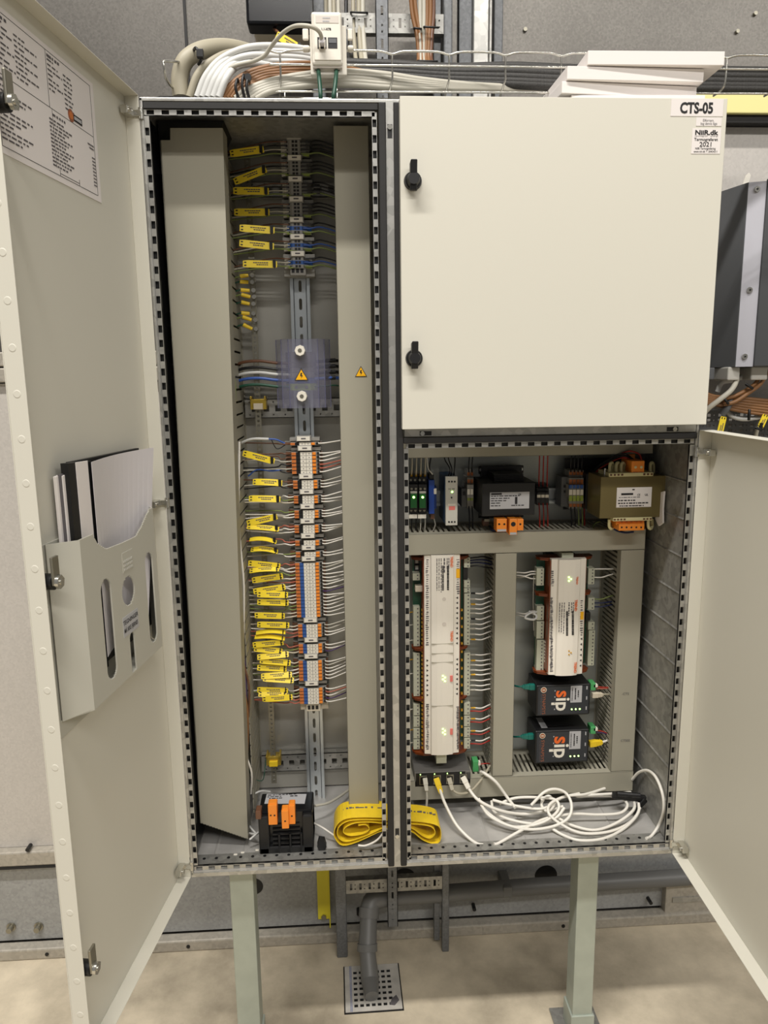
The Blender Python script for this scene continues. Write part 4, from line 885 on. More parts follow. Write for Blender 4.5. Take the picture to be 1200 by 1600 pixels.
# gold contact rows between rim and plugs
for k in range(34):
    for s_, px in ((-1, 660), (1, 721)):
        y = 952+6.5*k
        if s_ > 0 and k % 2: continue
        q = at(px, y, .2); MB().cyl((q.x, .197, q.z-.0028), (q.x, .197, q.z+.0022), .0026, 8).build('contact', 'gold', t_)
def ztxt(items, m, par, name='lettering', off=.0004): return lettering(items, m, par, name, u=(0, 0, -1), v=(1, 0, 0), off=off)
Yc = .165
ztxt([('TREND', at(706, 878, Yc), .0075, .03), ('TREND', at(706, 994, Yc), .0075, .03)], 'text_orange', t_)
def smallprint(par, px0, px1, py0, py1, Y, seed, rows):
    o_ = at(px1, py0, Y); L = at(px1, py0, Y).z-at(px1, py1, Y).z; Wd = at(px1, py0, Y).x-at(px0, py0, Y).x
    b = MB(); scribble(b, o_, (0, 0, -1), (1, 0, 0), L, rows, Wd, seed); return b.build('print', 'ink_soft', par, fixn=False)
smallprint(t_, 680, 702, 872, 928, Yc, 3, [(.0, (0, .3), .06), (.12, (0, .3), .06), (.3, (.0, .4), .1), (.55, (0, .95), .05), (.7, (0, .9), .05), (.85, (0, .9), .05)])
b = MB()
for (px, y0, y1) in ((700, 884, 922), (692, 884, 922)):
    rn = random.Random(px); y = y0
    while y < y1:
        h = rn.uniform(.4, 1.2); p, q = at(px-1.5, y, Yc), at(px+1.5, y+h, Yc); b.box(p.x, q.x, Yc-.0006, Yc, q.z, p.z); y += h+rn.uniform(.4, .9)
b.build('barcode', 'ink', t_)
def sidemarks(par, px, y0, y1, n, Y, seed):
    rn = random.Random(seed); b = MB()
    for k in range(n):
        y = y0+(y1-y0)*k/n; p = at(px-rn.uniform(1, 2.6), y, Y); q = at(px+rn.uniform(1, 2.6), y+rn.uniform(.6, 1.8), Y); b.box(p.x, q.x, Y-.0005, Y, q.z, p.z)
    return b.build('side_print', 'ink_soft', par)
YS = Yc+.0088
sidemarks(t_, 667.5, 874, 1010, 40, YS, 1); sidemarks(t_, 715.5, 874, 930, 16, YS, 2); sidemarks(t_, 668, 1100, 1172, 26, YS, 5); sidemarks(t_, 715.5, 1104, 1172, 26, YS, 6)
arrow_marks(t_, at(714, 970, YS).x, at(714, 934, YS).z, at(714, 1005, YS).z, 10, YS); arrow_marks(t_, at(714, 1050, YS).x, at(714, 1030, YS).z, at(714, 1084, YS).z, 8, YS); arrow_marks(t_, at(668, 1050, YS).x, at(668, 1032, YS).z, at(668, 1086, YS).z, 8, YS, -1)
part(t_, 'yellow_sticker', 'warn', 713, 718.5, 889, 903, YS-.0012, YS+.003)
for y in (1060, 1143):
    for k in range(4): q = at(692+(k % 2)*3.2, y-4+2.8*k, Yc); MB().cyl((q.x, Yc-.0012, q.z), (q.x, Yc+.001, q.z), .0017, 10).build('indicator_lamp', 'led', t_)
    part(t_, 'orange_mark', 'pink', 703.5, 707.5, y-4, y+5, Yc-.0003, Yc+.004)
# button ring and grooves
for (px, py, r) in ((694, 936, .004), (694, 975, .0045)): q = at(px, py, Yc); MB().cyl((q.x, Yc-.0007, q.z), (q.x, Yc+.002, q.z), r, 24).build('button', 'ctrl_side', t_, bevel=.0004)
for y in (1006, 1021, 1035, 1103): q = at(690, y, Yc); MB().box(xc-w*.3, xc+w*.3, Yc-.0002, Yc+.004, q.z-.0004, q.z+.0004).build('groove', 'duct', t_)
# second controller
segz = [at(888, y, .2).z for y in (873, 929, 1050)]
t_, xc, w = controller('shorter cream building controller with orange side rims, above the black gateway boxes', at(859, 960, .175).x, at(913.5, 960, .175).x, at(888, 875, .165).z, at(888, 1056, .165).z, segz)
MB().box(xc-.013, xc+.013, .185, .26, at(888, 876, .185).z, at(888, 864, .185).z).build('rail_foot', 'plug_grey', t_, bevel=.001)
for (y0, y1, n) in ((888, 915, 5), (947, 969, 4), (971, 998, 5), (1000, 1048, 9)): plug(t_, 838.5, 850, y0, y1, .205, n)
for (y0, y1, n) in ((888, 913, 5), (934, 953, 3), (972, 984, 2), (985, 1040, 10)): plug(t_, 919, 929, y0, y1, .205, n)
part(t_, 'socket', 'black', 915, 923, 957, 970, .205, .225, .002)
ztxt([('TREND', at(902, 907, Yc), .0055, .03), ('TREND', at(900, 946, Yc), .008, .03), ('TREND', at(899, 1043, Yc), .008, .03)], 'text_orange', t_)
smallprint(t_, 873, 897, 941, 993, Yc, 8, [(.0, (0, .3), .06), (.12, (0, .3), .06), (.28, (.0, .4), .08), (.6, (0, .95), .05), (.75, (0, .9), .05), (.9, (0, .9), .05)])
b = MB()
for (px, y0, y1) in ((895, 955, 992), (886, 955, 992)):
    rn = random.Random(px); y = y0
    while y < y1:
        h = rn.uniform(.4, 1.3); p, q = at(px-1.6, y, Yc), at(px+1.6, y+h, Yc); b.box(p.x, q.x, Yc-.0006, Yc, q.z, p.z); y += h+rn.uniform(.4, .9)
b.build('barcode', 'ink', t_)
sidemarks(t_, 863, 892, 918, 8, YS, 11); sidemarks(t_, 861.5, 934, 1050, 50, YS, 12); sidemarks(t_, 908.5, 938, 995, 16, YS, 13)
arrow_marks(t_, at(907.5, 1020, YS).x, at(908, 998, YS).z, at(907, 1040, YS).z, 6, YS)
part(t_, 'yellow_sticker', 'warn', 907, 912, 956, 968, YS-.0012, YS+.003)
for y in (905, 1020):
    for k in range(3): q = at(889+(k % 2)*3.2, y-3+2.8*k, Yc); MB().cyl((q.x, Yc-.0012, q.z), (q.x, Yc+.001, q.z), .0017, 10).build('indicator_lamp', 'led' if y < 950 else 'gold', t_)
for k in range(9): q = at(852.5, 1003+5*k, .2); MB().box(q.x-.0025, q.x+.0025, .198, .204, q.z-.0018, q.z+.0018).build('contact', 'white', t_)

# wires between left controller and the duct
G1 = [(927, 'w'), (936, 'w'), (944, 'w'), (951, 'w'), (958, 'w'), (967, 'w'), (975, 'w'), (982, 'w'), (991, 'w'), (999, 'w'), (1023, 'w'), (1032, 'w'), (1039, 'w'), (1047, 'w'), (1054, 'w'), (1063, 'w'), (1071, 'w'), (1078, 'w'),
      (1106, 'w'), (1111, 'r'), (1123, 'w'), (1128, 'r'), (1142, 'w'), (1147, 'r'), (1157, 'w'), (1162, 'r')]
for k, (y, c) in enumerate(G1):
    m = 'wire_white' if c == 'w' else 'wire_red'; dy = 5 if k < 10 else (2 if k < 18 else 6)
    seg = 'upper' if k < 10 else ('middle' if k < 18 else 'lower')
    wire([(734, y, .215), (742, y, .21), (752, y+.5, .208), (762, y-dy*.6, .212), (772, y-dy*1.4, .225)], .0016, m, f'{ORD[k - (0 if k < 10 else 10 if k < 18 else 18)]} wire, {"white" if c == "w" else "red"}, at the {seg} plugs of the left controller', f'{"white" if c == "w" else "red"} wires at the {seg} plugs of the left controller')
    if c == 'w': tag(MB().cyl(at(736, y, .213), at(743, y, .2095), .0022, 8).build('wire_ferrule', rnd.choice(['wire_black', 'cable_grey', 'gold', 'cable_grey'])), f'ferrule on the {ORD[k - (0 if k < 10 else 10 if k < 18 else 18)]} wire at the {seg} plugs of the left controller', 'ferrule', f'ferrules at the {seg} plugs of the left controller')
for k, (y, m) in enumerate(((872, 'wire_black'), (876, 'wire_dkblue'), (880, 'wire_dkblue'), (885, 'wire_black'))): wire([(733, y, .215), (745, y-1, .21), (757, y-2+k, .21), (772, y+3, .225)], .002, m, f'{["topmost black", "upper dark blue", "lower dark blue", "lower black"][k]} wire at the top right of the left controller')
for k, y in enumerate((956, 976, 1000, 1030, 1052, 1108, 1140, 1160)): wire([(647, y, .215), (640, y+1, .21), (633, y+3, .2), (626, y+6, .2)], .0014, 'cable_grey' if k % 3 else 'gold', ORD[k]+' thin wire at the left edge of the left controller', 'thin wires left of the left controller')
for k, (y, dy, x0) in enumerate(((893, 2, 805), (897, 3, 806), (904, -3, 812), (955, 4, 808), (958, 5, 809))): wire([(840, y, .215), (830, y, .212), (820, y+dy, .21), (x0, y+dy*.6, .225), (x0-10, y+dy, .25)], .0016, 'wire_white', ['topmost', 'second', 'third', 'fourth', 'lowest'][k]+' white wire left of the shorter controller', 'white wires left of the shorter controller')
wire([(838, 956, .2), (828, 958, .19), (820, 965, .185), (834, 968, .188), (838, 962, .195), (826, 955, .2)], .0026, 'cable_white', 'white cable end coiled at the left of the shorter controller')
wire([(834, 900, .2), (833, 940, .2), (834, 985, .2)], .0006, 'cable_grey', 'hair-thin grey strand hanging left of the shorter controller')
for k, (y, m, dy) in enumerate(((889, 'wire_white', 0), (902, 'wire_white', -7), (936, 'wire_yg', -8), (942, 'wire_dkblue', -3), (948, 'wire_dkblue', -5))): wire([(928, y, .215), (940, y, .21), (952, y+dy*.5, .212), (966, y+dy, .225)], .0017, m, f'{["upper white", "lower white", "thin green", "upper dark blue", "lower dark blue"][k]} wire right of the shorter controller')

# ================================================================== GATEWAYS
def gateway(px0, px1, py0, py1, lab, topy):
    t_ = thing('gateway_box', lab, 'gateway', P3((px0+px1)/2, py1, .2)); Y = .185
    b = MB(); x0, x1, z0, z1 = pbox(b, px0, px1, py0, py1, Y, .262); b.build('housing', 'black', t_, bevel=.003, seg=3)
    m_ = .004; fp = MB().box(x0+m_, x1-m_, Y-.0008, Y+.001, z0+m_, z1-m_).build('front_panel', 'dark_box', t_)
    W_, H_ = x1-x0, z1-z0; F = lambda u, v: V((x0+W_*u, Y-.0008, z1-H_*v))
    ztxt([('s', F(.50, .29), H_*.62, .02)], 'text_orange', fp, off=.0004)
    ztxt([('ip', F(.50, .62), H_*.62, .02)], 'white', fp)
    ztxt([('SYNAPSYS', F(.14, .60), .0105, .0, H_*.66)], 'text_dim', fp)
    ztxt([('synapsys-solutions', F(.095, .6), .005, 0, H_*.66)], 'ink_soft', fp)
    q = F(.13, .14); MB().cyl((q.x, q.y-.0004, q.z), (q.x, q.y, q.z), .0068, 24).build('logo_disc', 'beige', fp); MB().cyl((q.x, q.y-.0006, q.z), (q.x, q.y-.0004, q.z), .0055, 24).build('logo_core', 'text_dim', fp)
    MB().box(q.x-.003, q.x+.003, q.y-.0009, q.y-.0006, q.z-.0012, q.z+.0012).build('logo_bar', 'beige', fp)
    a, c = F(.63, .04), F(.84, .58); st = MB().box(a.x, c.x, Y-.0011, Y-.0008, c.z, a.z).build('type_label', 'label_grey', t_)
    b = MB(); scribble(b, V((c.x-.002, Y-.0011, a.z-.002)), (0, 0, -1), (1, 0, 0), a.z-c.z-.004, [(.2, (.25, .7), .1), (.45, (.1, .85), .1), (.75, (.05, .95), .06)], c.x-a.x, 5); b.build('print', 'ink', st, fixn=False)
    for k, v in enumerate((.69, .74, .80)[:3]):
        q = F(.66+.075*k, .80); MB().cyl((q.x, Y-.0016, q.z), (q.x, Y, q.z), .0019, 10).build('indicator_lamp', 'led', t_)
    for k in range(4): q = F(.34, .18+.2*k); MB().box(q.x-.001, q.x+.001, Y-.0012, Y-.0008, q.z-.0014, q.z+.0014).build('tick', 'label_grey', fp)
    for k in range(3): q = F(.93, .12+.33*k); MB().box(q.x-.0012, q.x+.0012, Y-.0012, Y-.0008, q.z-.004, q.z+.004).build('icon', 'label_grey', fp)
    return t_, (x0, x1, z0, z1)
g1, r1 = gateway(838, 922, 1070, 1118, 'upper black network gateway box with orange and white lettering', 0)
g2, r2 = gateway(836, 920, 1141, 1192, 'lower black network gateway box with orange and white lettering', 0)
for (a, c, f) in ((r1, 0, 1), (r2, 0, 1)):
    MB().box(a[0]+.012, a[1]-.04, .21, .26, a[3], a[3]+.0008).build('top_label', 'black', g1 if a is r1 else g2)
MB().box(r2[0]+.018, r2[0]+.032, .20, .25, r2[3]+.0002, r2[3]+.0009).build('top_sticker', 'label_grey', g2)
b = MB()
for k in range(3): b.cyl((r1[0]+.035+.012*k, .23, r1[2]-.006), (r1[0]+.035+.012*k, .236, r1[2]-.006), .003, 12)
t_ = thing('rail_foot', 'small black rail clip between the two gateway boxes', 'clip', (r1[0]+.04, .25, r1[2]-.02)); MB().box(r1[0]+.02, r1[0]+.075, .236, .26, r1[2]-.012, r1[2]-.0015).build('clip', 'black', t_); b.build('screw', 'nickel', t_)
def rj(pts, r, mc, mb, lab, blen=.018, w=.0105, name='network_cable', k=7, grp=None, hood=None):
    """patch cable: cable tube, tapered boot and plug at its first point"""
    P = pxpath(pts, k); t_ = thing(name, lab, 'network cable', P[0], grp)
    MB().tube(P, r, 8).build('cable', mc, t_)
    d = (P[1]-P[0]).normalized(); a = d.cross(V((0, 1, 0))); a = a.normalized() if a.length > .1 else V((1, 0, 0)); n = a.cross(d).normalized(); b = MB()
    def q(c_, hw, hh): return [c_-a*hw-n*hh, c_+a*hw-n*hh, c_+a*hw+n*hh, c_-a*hw+n*hh]
    s0, s1, s2 = P[0]-d*.002, P[0]+d*blen*.5, P[0]+d*blen
    b.hexa(q(s0, w/2, w*.42)+q(s1, w/2, w*.42)); b.hexa(q(s1, w*.46, w*.4)+q(s2, r*1.4, r*1.4)); b.build('plug_boot', mb, t_, bevel=.001)
    for kk in range(2): c_ = s1+d*blen*(.15+.15*kk); b = MB(); b.hexa(q(c_, w*.42, w*.36)+q(c_+d*.0012, w*.42, w*.36)); b.build('boot_rib', mb, t_)
    return t_
rj([(838, 1073, .205), (815, 1073, .205), (803, 1071, .22), (795, 1068, .25)], .0022, 'teal', 'teal', 'dark green network cable plugged into the left of the upper gateway box', blen=.034, w=.013)
rj([(836, 1150, .205), (813, 1151, .205), (803, 1151, .22), (795, 1149, .25)], .0022, 'teal', 'teal', 'dark green network cable plugged into the left of the lower gateway box', blen=.034, w=.013)
rj([(926, 1086, .2), (945, 1085, .205), (962, 1085, .225)], .0022, 'cable_beige', 'beige', 'beige network cable plugged into the right of the upper gateway box', blen=.026, w=.012)
rj([(922, 1162, .2), (943, 1159, .203), (959, 1153, .225)], .0028, 'wire_white', 'yellow', 'white network cable with yellow boot at the right of the lower gateway box', blen=.03, w=.014)
for (y, g_, nm) in ((1065, g1, 'upper'), (1133, g2, 'lower')):
    t_ = thing('power_plug', f'small green power plug at the right of the {nm} gateway box', 'plug', P3(928, y+10, .21)); part(t_, 'body', 'green_plug', 923, 931, y+3, y+14, .2, .225, .001); part(t_, 'screw', 'white', 928, 934, y+5, y+9, .2, .21)
    for k in (0, 1): wire([(931, y+8+3*k, .21), (945, y+9+2*k+(2 if y > 1100 else 0), .21), (960, y+9+(12 if y > 1100 else 0), .225)], .0013, ['wire_red', 'wire_rose' if y < 1100 else 'wire_purple'][k], f'{["red", "dull red" if y < 1100 else "purple"][k]} wire from the green plug of the {nm} gateway')
# network switch below the left controller
t_ = thing('network_switch', 'small grey metal network switch with four ports below the left controller', 'network switch', (.045, .22, .575))
x0, x1 = at(648, 1215, .17).x, at(735, 1215, .17).x; z1, z0 = at(690, 1206, .17).z, at(690, 1228, .17).z
MB().box(x0, x1, .17, .28, z0, z1).build('housing', 'sw_grey', t_, bevel=.001)
MB().box(x0+.003, x1-.012, .1692, .1702, z0+.003, z1-.001).build('port_panel', 'black', t_)
for k in range(5): MB().box(x1-.0095+.002*k, x1-.0085+.002*k, .1693, .1702, z0+.004, z1-.004).build('vent', 'black', t_)
for k, px in enumerate((661, 683, 703, 724)):
    q = at(px, 1215, .169); o = MB().box(q.x-.0085, q.x+.0085, .1675, .1692, z0+.006, z1-.007).build('port', 'nickel', t_)
    MB().box(q.x-.0065, q.x+.0065, .1670, .1676, z0+.008, z1-.010).build('port_opening', 'black', o)
    MB().cyl((q.x-.006, .1685, z1-.004), (q.x-.006, .1692, z1-.004), .0013, 8).build('indicator_lamp', 'led', t_)
t_ = thing('power_plug', 'green power plug on the right side of the network switch', 'plug', P3(742, 1195, .21)); part(t_, 'body', 'green_plug', 739, 748, 1190, 1206, .2, .225, .001); part(t_, 'screw', 'white', 747, 751, 1191, 1196, .2, .21)
wire([(750, 1194, .205), (760, 1193, .205), (769, 1194, .22)], .0015, 'wire_red', 'dull red wire from the green plug of the network switch')
# patch leads leaving the switch
FL = .516
rj([(664, 1217, .160), (666, 1232, .150), (667, 1250, .145), (664, 1270, .14), (652, 1281, .12), (640, 1284, .10), (625, 1283, .10)], .0027, 'cable_grey', 'cable_grey', 'grey network cable dropping from the first port of the switch', blen=.026)
rj([(682, 1217, .160), (687, 1232, .150), (695, 1255, .12), (712, 1287, .08), (730, 1307, .055), (745, 1318, .045), (755, 1320, .042)], .0034, 'wire_white', 'yellow', 'white network cable with yellow boot curving down from the second port', blen=.032, w=.013)
rj([(702, 1217, .160), (707, 1233, .145), (718, 1240, .14), (735, 1236, .15), (752, 1218, .17), (766, 1196, .2)], .0028, 'cable_beige', 'cable_beige', 'beige network cable from the third port looping up into the duct', blen=.026)
rj([(724, 1215, .160), (735, 1236, .14), (750, 1252, .12), (780, 1266, .11), (815, 1272, .12), (850, 1268, .12), (880, 1260, .12)], .0036, 'wire_white', 'white', 'white network cable with white boot from the fourth port into the heap', blen=.026, w=.012)
# heap of white cable: one long coiled lead
H = [(752, 1206, .175), (758, 1209, .164), (775, 1222, .155), (792, 1245, .15), (805, 1262, .12)]
wire(H, .0036, 'wire_white', 'white cable running from below the vertical duct into the heap', n=8)
def inside(pts, r=.0034):
    out = []
    for (x, y, Y) in pts:
        for _ in range(300):
            p = at(x, y, Y)
            if p.z >= ZB+.0065+r and p.x <= XR-.004-r and (p.z > ZB+.02 or True): break
            Y -= .002
        out.append((x, y, Y))
    return out
loops = [
 ([(830, 1258, .11), (850, 1238, .12), (868, 1233, .125), (885, 1240, .12), (893, 1258, .10), (888, 1278, .08), (865, 1291, .07), (830, 1296, .065), (795, 1290, .07), (765, 1275, .09), (752, 1258, .12)], 'large loop of white cable standing up at the middle of the heap'),
 ([(748, 1248, .14), (760, 1268, .11), (790, 1288, .085), (815, 1292, .075), (850, 1284, .08), (872, 1266, .1), (868, 1250, .12), (840, 1246, .14), (805, 1247, .15), (780, 1256, .15)], 'white cable loop at the left of the heap'),
 ([(945, 1232, .17), (915, 1241, .14), (885, 1244, .13), (860, 1256, .11), (858, 1272, .09), (880, 1290, .07), (910, 1302, .055), (950, 1300, .06), (980, 1288, .08), (997, 1270, .1), (998, 1255, .12)], 'white cable loop sweeping round the right of the heap'),
 ([(985, 1238, .17), (960, 1240, .15), (900, 1244, .14), (960, 1244, .15), (980, 1256, .12), (970, 1270, .1), (935, 1273, .1), (895, 1272, .1), (850, 1280, .09), (810, 1300, .06), (780, 1317, .045), (772, 1319, .043)], 'white cable running from the loops forward to the bottom edge'),
 ([(860, 1293, .075), (880, 1305, .058), (905, 1313, .05), (940, 1311, .052), (970, 1298, .065), (992, 1278, .09), (1000, 1262, .11)], 'outer white cable arc low at the right of the heap'),
 ([(870, 1277, .095), (895, 1290, .08), (930, 1297, .07), (965, 1285, .08), (990, 1265, .1), (990, 1247, .14)], 'inner white cable arc at the right of the heap'),
 ([(988, 1218, .17), (998, 1207, .15), (1012, 1204, .13), (1025, 1215, .11), (1035, 1240, .09), (1037, 1265, .075), (1030, 1288, .06), (1018, 1306, .048), (1010, 1310, .045)], 'white cable arching down the right side wall'),
 ([(845, 1250, .135), (858, 1244, .14), (866, 1256, .12), (856, 1268, .105), (846, 1258, .12), (850, 1247, .14)], 'small tight white cable curl at the middle of the heap'),
 ([(770, 1250, .15), (800, 1258, .13), (840, 1264, .11), (862, 1258, .115), (878, 1246, .13), (905, 1240, .15)], 'white cable lying across the middle of the heap'),
 ([(768, 1252, .16), (772, 1268, .13), (795, 1280, .1), (835, 1287, .085), (868, 1278, .09), (882, 1262, .1)], 'white cable loop inside the left loops of the heap')]
for pts, lab in loops: wire(inside(pts), .0033, 'wire_white', lab, 'white network cable heaped on the cabinet floor', name='network_cable', cat='network cable', n=8, k=8)
t_ = thing('black_clamp', 'black angled plastic clip lying on the white cable heap at the right', 'clip', P3(985, 1262, .13))
a = [P3(958, 1244, .13), P3(1010, 1250, .12), P3(990, 1272, .11)]
b = MB(); 
for p, q_, w_ in ((a[0], a[1], .0075), (a[1], a[2], .006)):
    d = (q_-p).normalized(); n = V((-d.z, 0, d.x)); n.normalize(); e = V((0, .01, 0)); b.hexa([p-n*w_, q_-n*w_, q_-n*w_+e, p-n*w_+e, p+n*w_, q_+n*w_, q_+n*w_+e, p+n*w_+e])
b.build('arm', 'black', t_, bevel=.002)
MB().cyl(P3(964, 1240, .128), P3(1000, 1243, .12), .006, 10).build('sleeve', 'black', t_)
# ================================================================== FLOOR OF THE LEFT COMPARTMENT
zf = ZB+.007
yf_ = max(.03, fl(446, 1334, zf).y); zt_ = at(446, 1272, yf_).z; yb_ = min(.27, fl(446, 1238, zt_).y)
x0, x1 = at(404, 1300, yf_).x, at(489, 1300, yf_).x
t_ = thing('transformer', 'black transformer on the cabinet floor with three orange connectors and a grey plate on top', 'transformer', ((x0+x1)/2, (yf_+yb_)/2, zf))
MB().box(x0, x1, yf_+.012, yb_, zf+.004, zt_).build('housing', 'black_gloss', t_, bevel=.003)
b = MB(); b.box(x0, x0+.022, yf_, yb_, zf, zt_-.006); b.box(x1-.022, x1, yf_, yb_, zf, zt_-.006); b.box(x0, x1, yf_, yf_+.02, zf, zf+.016); b.build('frame', 'black', t_, bevel=.003)
b = MB()
for k in range(5): b.box(x0+.028, x1-.028, yf_+.004+.001*k, yf_+.013, zf+.02+.010*k, zf+.0225+.010*k)
b.build('winding', 'rubber', t_)
for k, xx in enumerate((.012, .035, .058)): MB().cyl((x0+.03+xx, yf_+.002, zf+.002), (x0+.03+xx, yf_+.002, zf+.045), .0026, 8).build('lead', 'wire_black', t_)
pz = zt_+.0002; a = fl(413, 1256, pz), fl(476, 1256, pz), fl(479, 1241, pz), fl(417, 1241, pz)
b = MB(); b.hexa([V((p.x, p.y, pz)) for p in a]+[V((p.x, p.y, pz+.0008)) for p in a]); pl = b.build('rating_plate', 'label_grey', t_)
b = MB(); o_ = V((a[0].x, a[3].y, pz+.0008)); scribble(b, o_, (1, 0, 0), (0, 1, 0), a[1].x-a[0].x, [(.12, (.05, .8), .08), (.3, (.05, .4), .08), (.48, (.1, .45), .08), (.66, (.1, .3), .08), (.82, (.1, .3), .08), (.3, (.62, .8), .1)], a[3].y-a[0].y, 6); b.build('print', 'ink', pl, fixn=False)
for (px, py0, py1, px1, yy) in ((419, 1258, 1289, 433, -.004), (440, 1267, 1295, 451, -.016), (451, 1259, 1288, 461, -.004)):
    q = part(t_, 'connector', 'orange', px, px1, py0, py1, yf_+yy, yf_+yy+.022, .001)
    part(q, 'connector_top', 'bobbin' if 0 else 'orange', px+1, px1-1, py0-3, py0+1, yf_+yy+.004, yf_+yy+.02, .001)
    for x in (((px+px1)/2-3, (px+px1)/2+3) if px == 419 else ((px+px1)/2,)): c_ = P3(x, py0+16, yf_+yy); MB().box(c_.x-.0017, c_.x+.0017, yf_+yy-.0004, yf_+yy+.001, c_.z-.0016, c_.z+.0016).build('screw_port', 'black', q)
part(t_, 'earth_clamp', 'copper_brown', 399, 408, 1268, 1281, yf_-.004, yf_+.02, .002)
# yellow marker strip, coiled flat, seen on both sides of the centre post
Yr = .05
pp = [(604, 1284), (570, 1283), (542, 1285), (528, 1293), (522, 1307), (525, 1318), (536, 1327), (560, 1321), (604, 1302), (640, 1304), (660, 1318), (676, 1324), (687, 1321), (689, 1306), (684, 1296), (664, 1291), (640, 1289), (604, 1288), (570, 1287), (545, 1289), (531, 1297), (527, 1308), (532, 1318), (545, 1321), (575, 1311), (604, 1299), (640, 1299), (660, 1312), (672, 1316), (680, 1308), (674, 1298), (650, 1294), (604, 1293), (580, 1291), (556, 1292), (540, 1299), (537, 1307), (548, 1312), (568, 1309), (577, 1302), (572, 1295), (560, 1296)]
P = spline([at(x, y+1, Yr) for x, y in pp], 3); mn = min(p.z for p in P); P = [p+V((0, 0, max(0, zf+.001-mn))) for p in P]
b = MB(); th = .0012
for i in range(len(P)-1):
    p, q = P[i], P[i+1]; d = (q-p); 
    if d.length < 1e-6: continue
    n = V((-d.z, 0, d.x)).normalized()*th*.5; e = V((0, .062, .0))
    b.hexa([p-n, q-n, q-n+e, p-n+e, p+n, q+n, q+n+e, p+n+e])
t_ = thing('marker_strip', 'roll of bright yellow plastic marker strip lying on the cabinet floor behind the centre post', 'strip roll', (at(604, 1300, Yr).x, Yr+.03, zf))
b.build('coiled_strip', 'yellow', t_)
b = MB(); rn = random.Random(5)
for k in range(20):
    i = 4+k*1; 
for (xa, xb, yv) in ((536, 600, 1278), (644, 684, 1283)):
    x = xa
    while x < xb:
        q = at(x, yv+2, Yr); top = max([p.z for p in P if abs(p.x-q.x) < .006] or [q.z]); yq = Yr+.036
        L = rn.uniform(.003, .007); b.box(q.x, q.x+L, yq-.003, yq+.003*rn.random(), top+.0004, top+.0010); x += 5
b.build('print', 'ink_soft', t_)
wire([(548, 1232, .25), (530, 1245, .2), (512, 1255, .16), (492, 1259, .14)], .0030, 'cable_grey', 'pale grey cable running from the right duct behind the floor transformer', n=8)
wire(inside([(490, 1286, .1), (505, 1294, .08), (520, 1304, .07), (530, 1310, .065)]), .0022, 'wire_white', 'thin white cable between the floor transformer and the yellow strip roll', n=8)
wire(inside([(560, 1321, .040), (572, 1321, .036), (590, 1312, .036), (604, 1294, .04)]), .0022, 'wire_white', 'thin white cable curving round the front of the yellow strip roll', n=8)
wire([(606, 1200, .14), (640, 1190, .16)], .001, 'cable_grey', 'thin grey strand behind the centre post') if 0 else None
for k, pts in enumerate(([(386, 1285, .12), (394, 1296, .09), (402, 1304, .075)], [(384, 1300, .1), (395, 1303, .08), (404, 1302, .075)], [(398, 1240, .17), (408, 1236, .18), (422, 1237, .2)], [(390, 1312, .06), (397, 1306, .065), (404, 1300, .07)])):
    wire(inside(pts), .0022, 'cable_white', ['upper short white cable end left of the floor transformer', 'middle short white cable end left of the floor transformer', 'pale cable behind the top of the floor transformer', 'lowest short white cable end left of the floor transformer'][k])
for (x, y) in ((368, 1336), (379, 1333), (402, 1329)):
    q = fl(x, y, zf); tag(MB().box(q.x-.004, q.x+.004, q.y-.003, q.y+.003, zf, zf+.002).build('plastic_scrap', 'white', bevel=.001), {368: 'leftmost white plastic crumb on the cabinet floor', 379: 'second white plastic crumb on the cabinet floor', 402: 'white plastic crumb at the foot of the floor transformer'}[x], 'scrap')
q = fl(503, 1330, zf); b = MB(); b.prism([(q.x-.006, zf), (q.x+.006, zf), (q.x+.010, zf+.010), (q.x+.006, zf+.026), (q.x-.006, zf+.028), (q.x-.010, zf+.012)], 'y', q.y, q.y+.012)
tag(b.build('cable_gland', 'black', bevel=.002), 'small black plastic plug standing on the floor right of the floor transformer', 'plug')
# black cable entry sleeve at the top left
t_ = thing('cable_entry', 'black rubber cable entry with collar in the top left corner of the cabinet', 'cable entry', (-.42, .12, 1.93))
b = MB(); b.prism([(-.494, 1.865), (-.478, 1.865), (-.455, 1.905), (-.400, 1.912), (-.375, 1.954), (-.494, 1.954)], 'y', .10, .2); b.build('sleeve', 'black', t_)
b = MB(); q0, q1 = at(236, 148, .05), at(311, 148, .05)
b.prism([(q0.x, ZT+.0005), (q1.x, ZT+.0005), (q1.x-.006, ZT+.009), (q1.x-.02, ZT+.013), (q0.x+.02, ZT+.013), (q0.x+.006, ZT+.009)], 'y', .03, .2); b.build('collar', 'rubber', t_, bevel=.003)
# earth/fan housing corner at the top of the interior left as shell; small grey stop pieces on the duct
# ================================================================== DOOR FITTINGS
def dthing(name, lab, cat, grp=None):
    o = thing(name, lab, cat, (0, 0, 0), grp); o.matrix_world = F1.M; ORG[o.name] = V((0, 0, 0)); return o
DU, DV = (-1, 0, 0), (0, 0, 1)
yd = -.0253
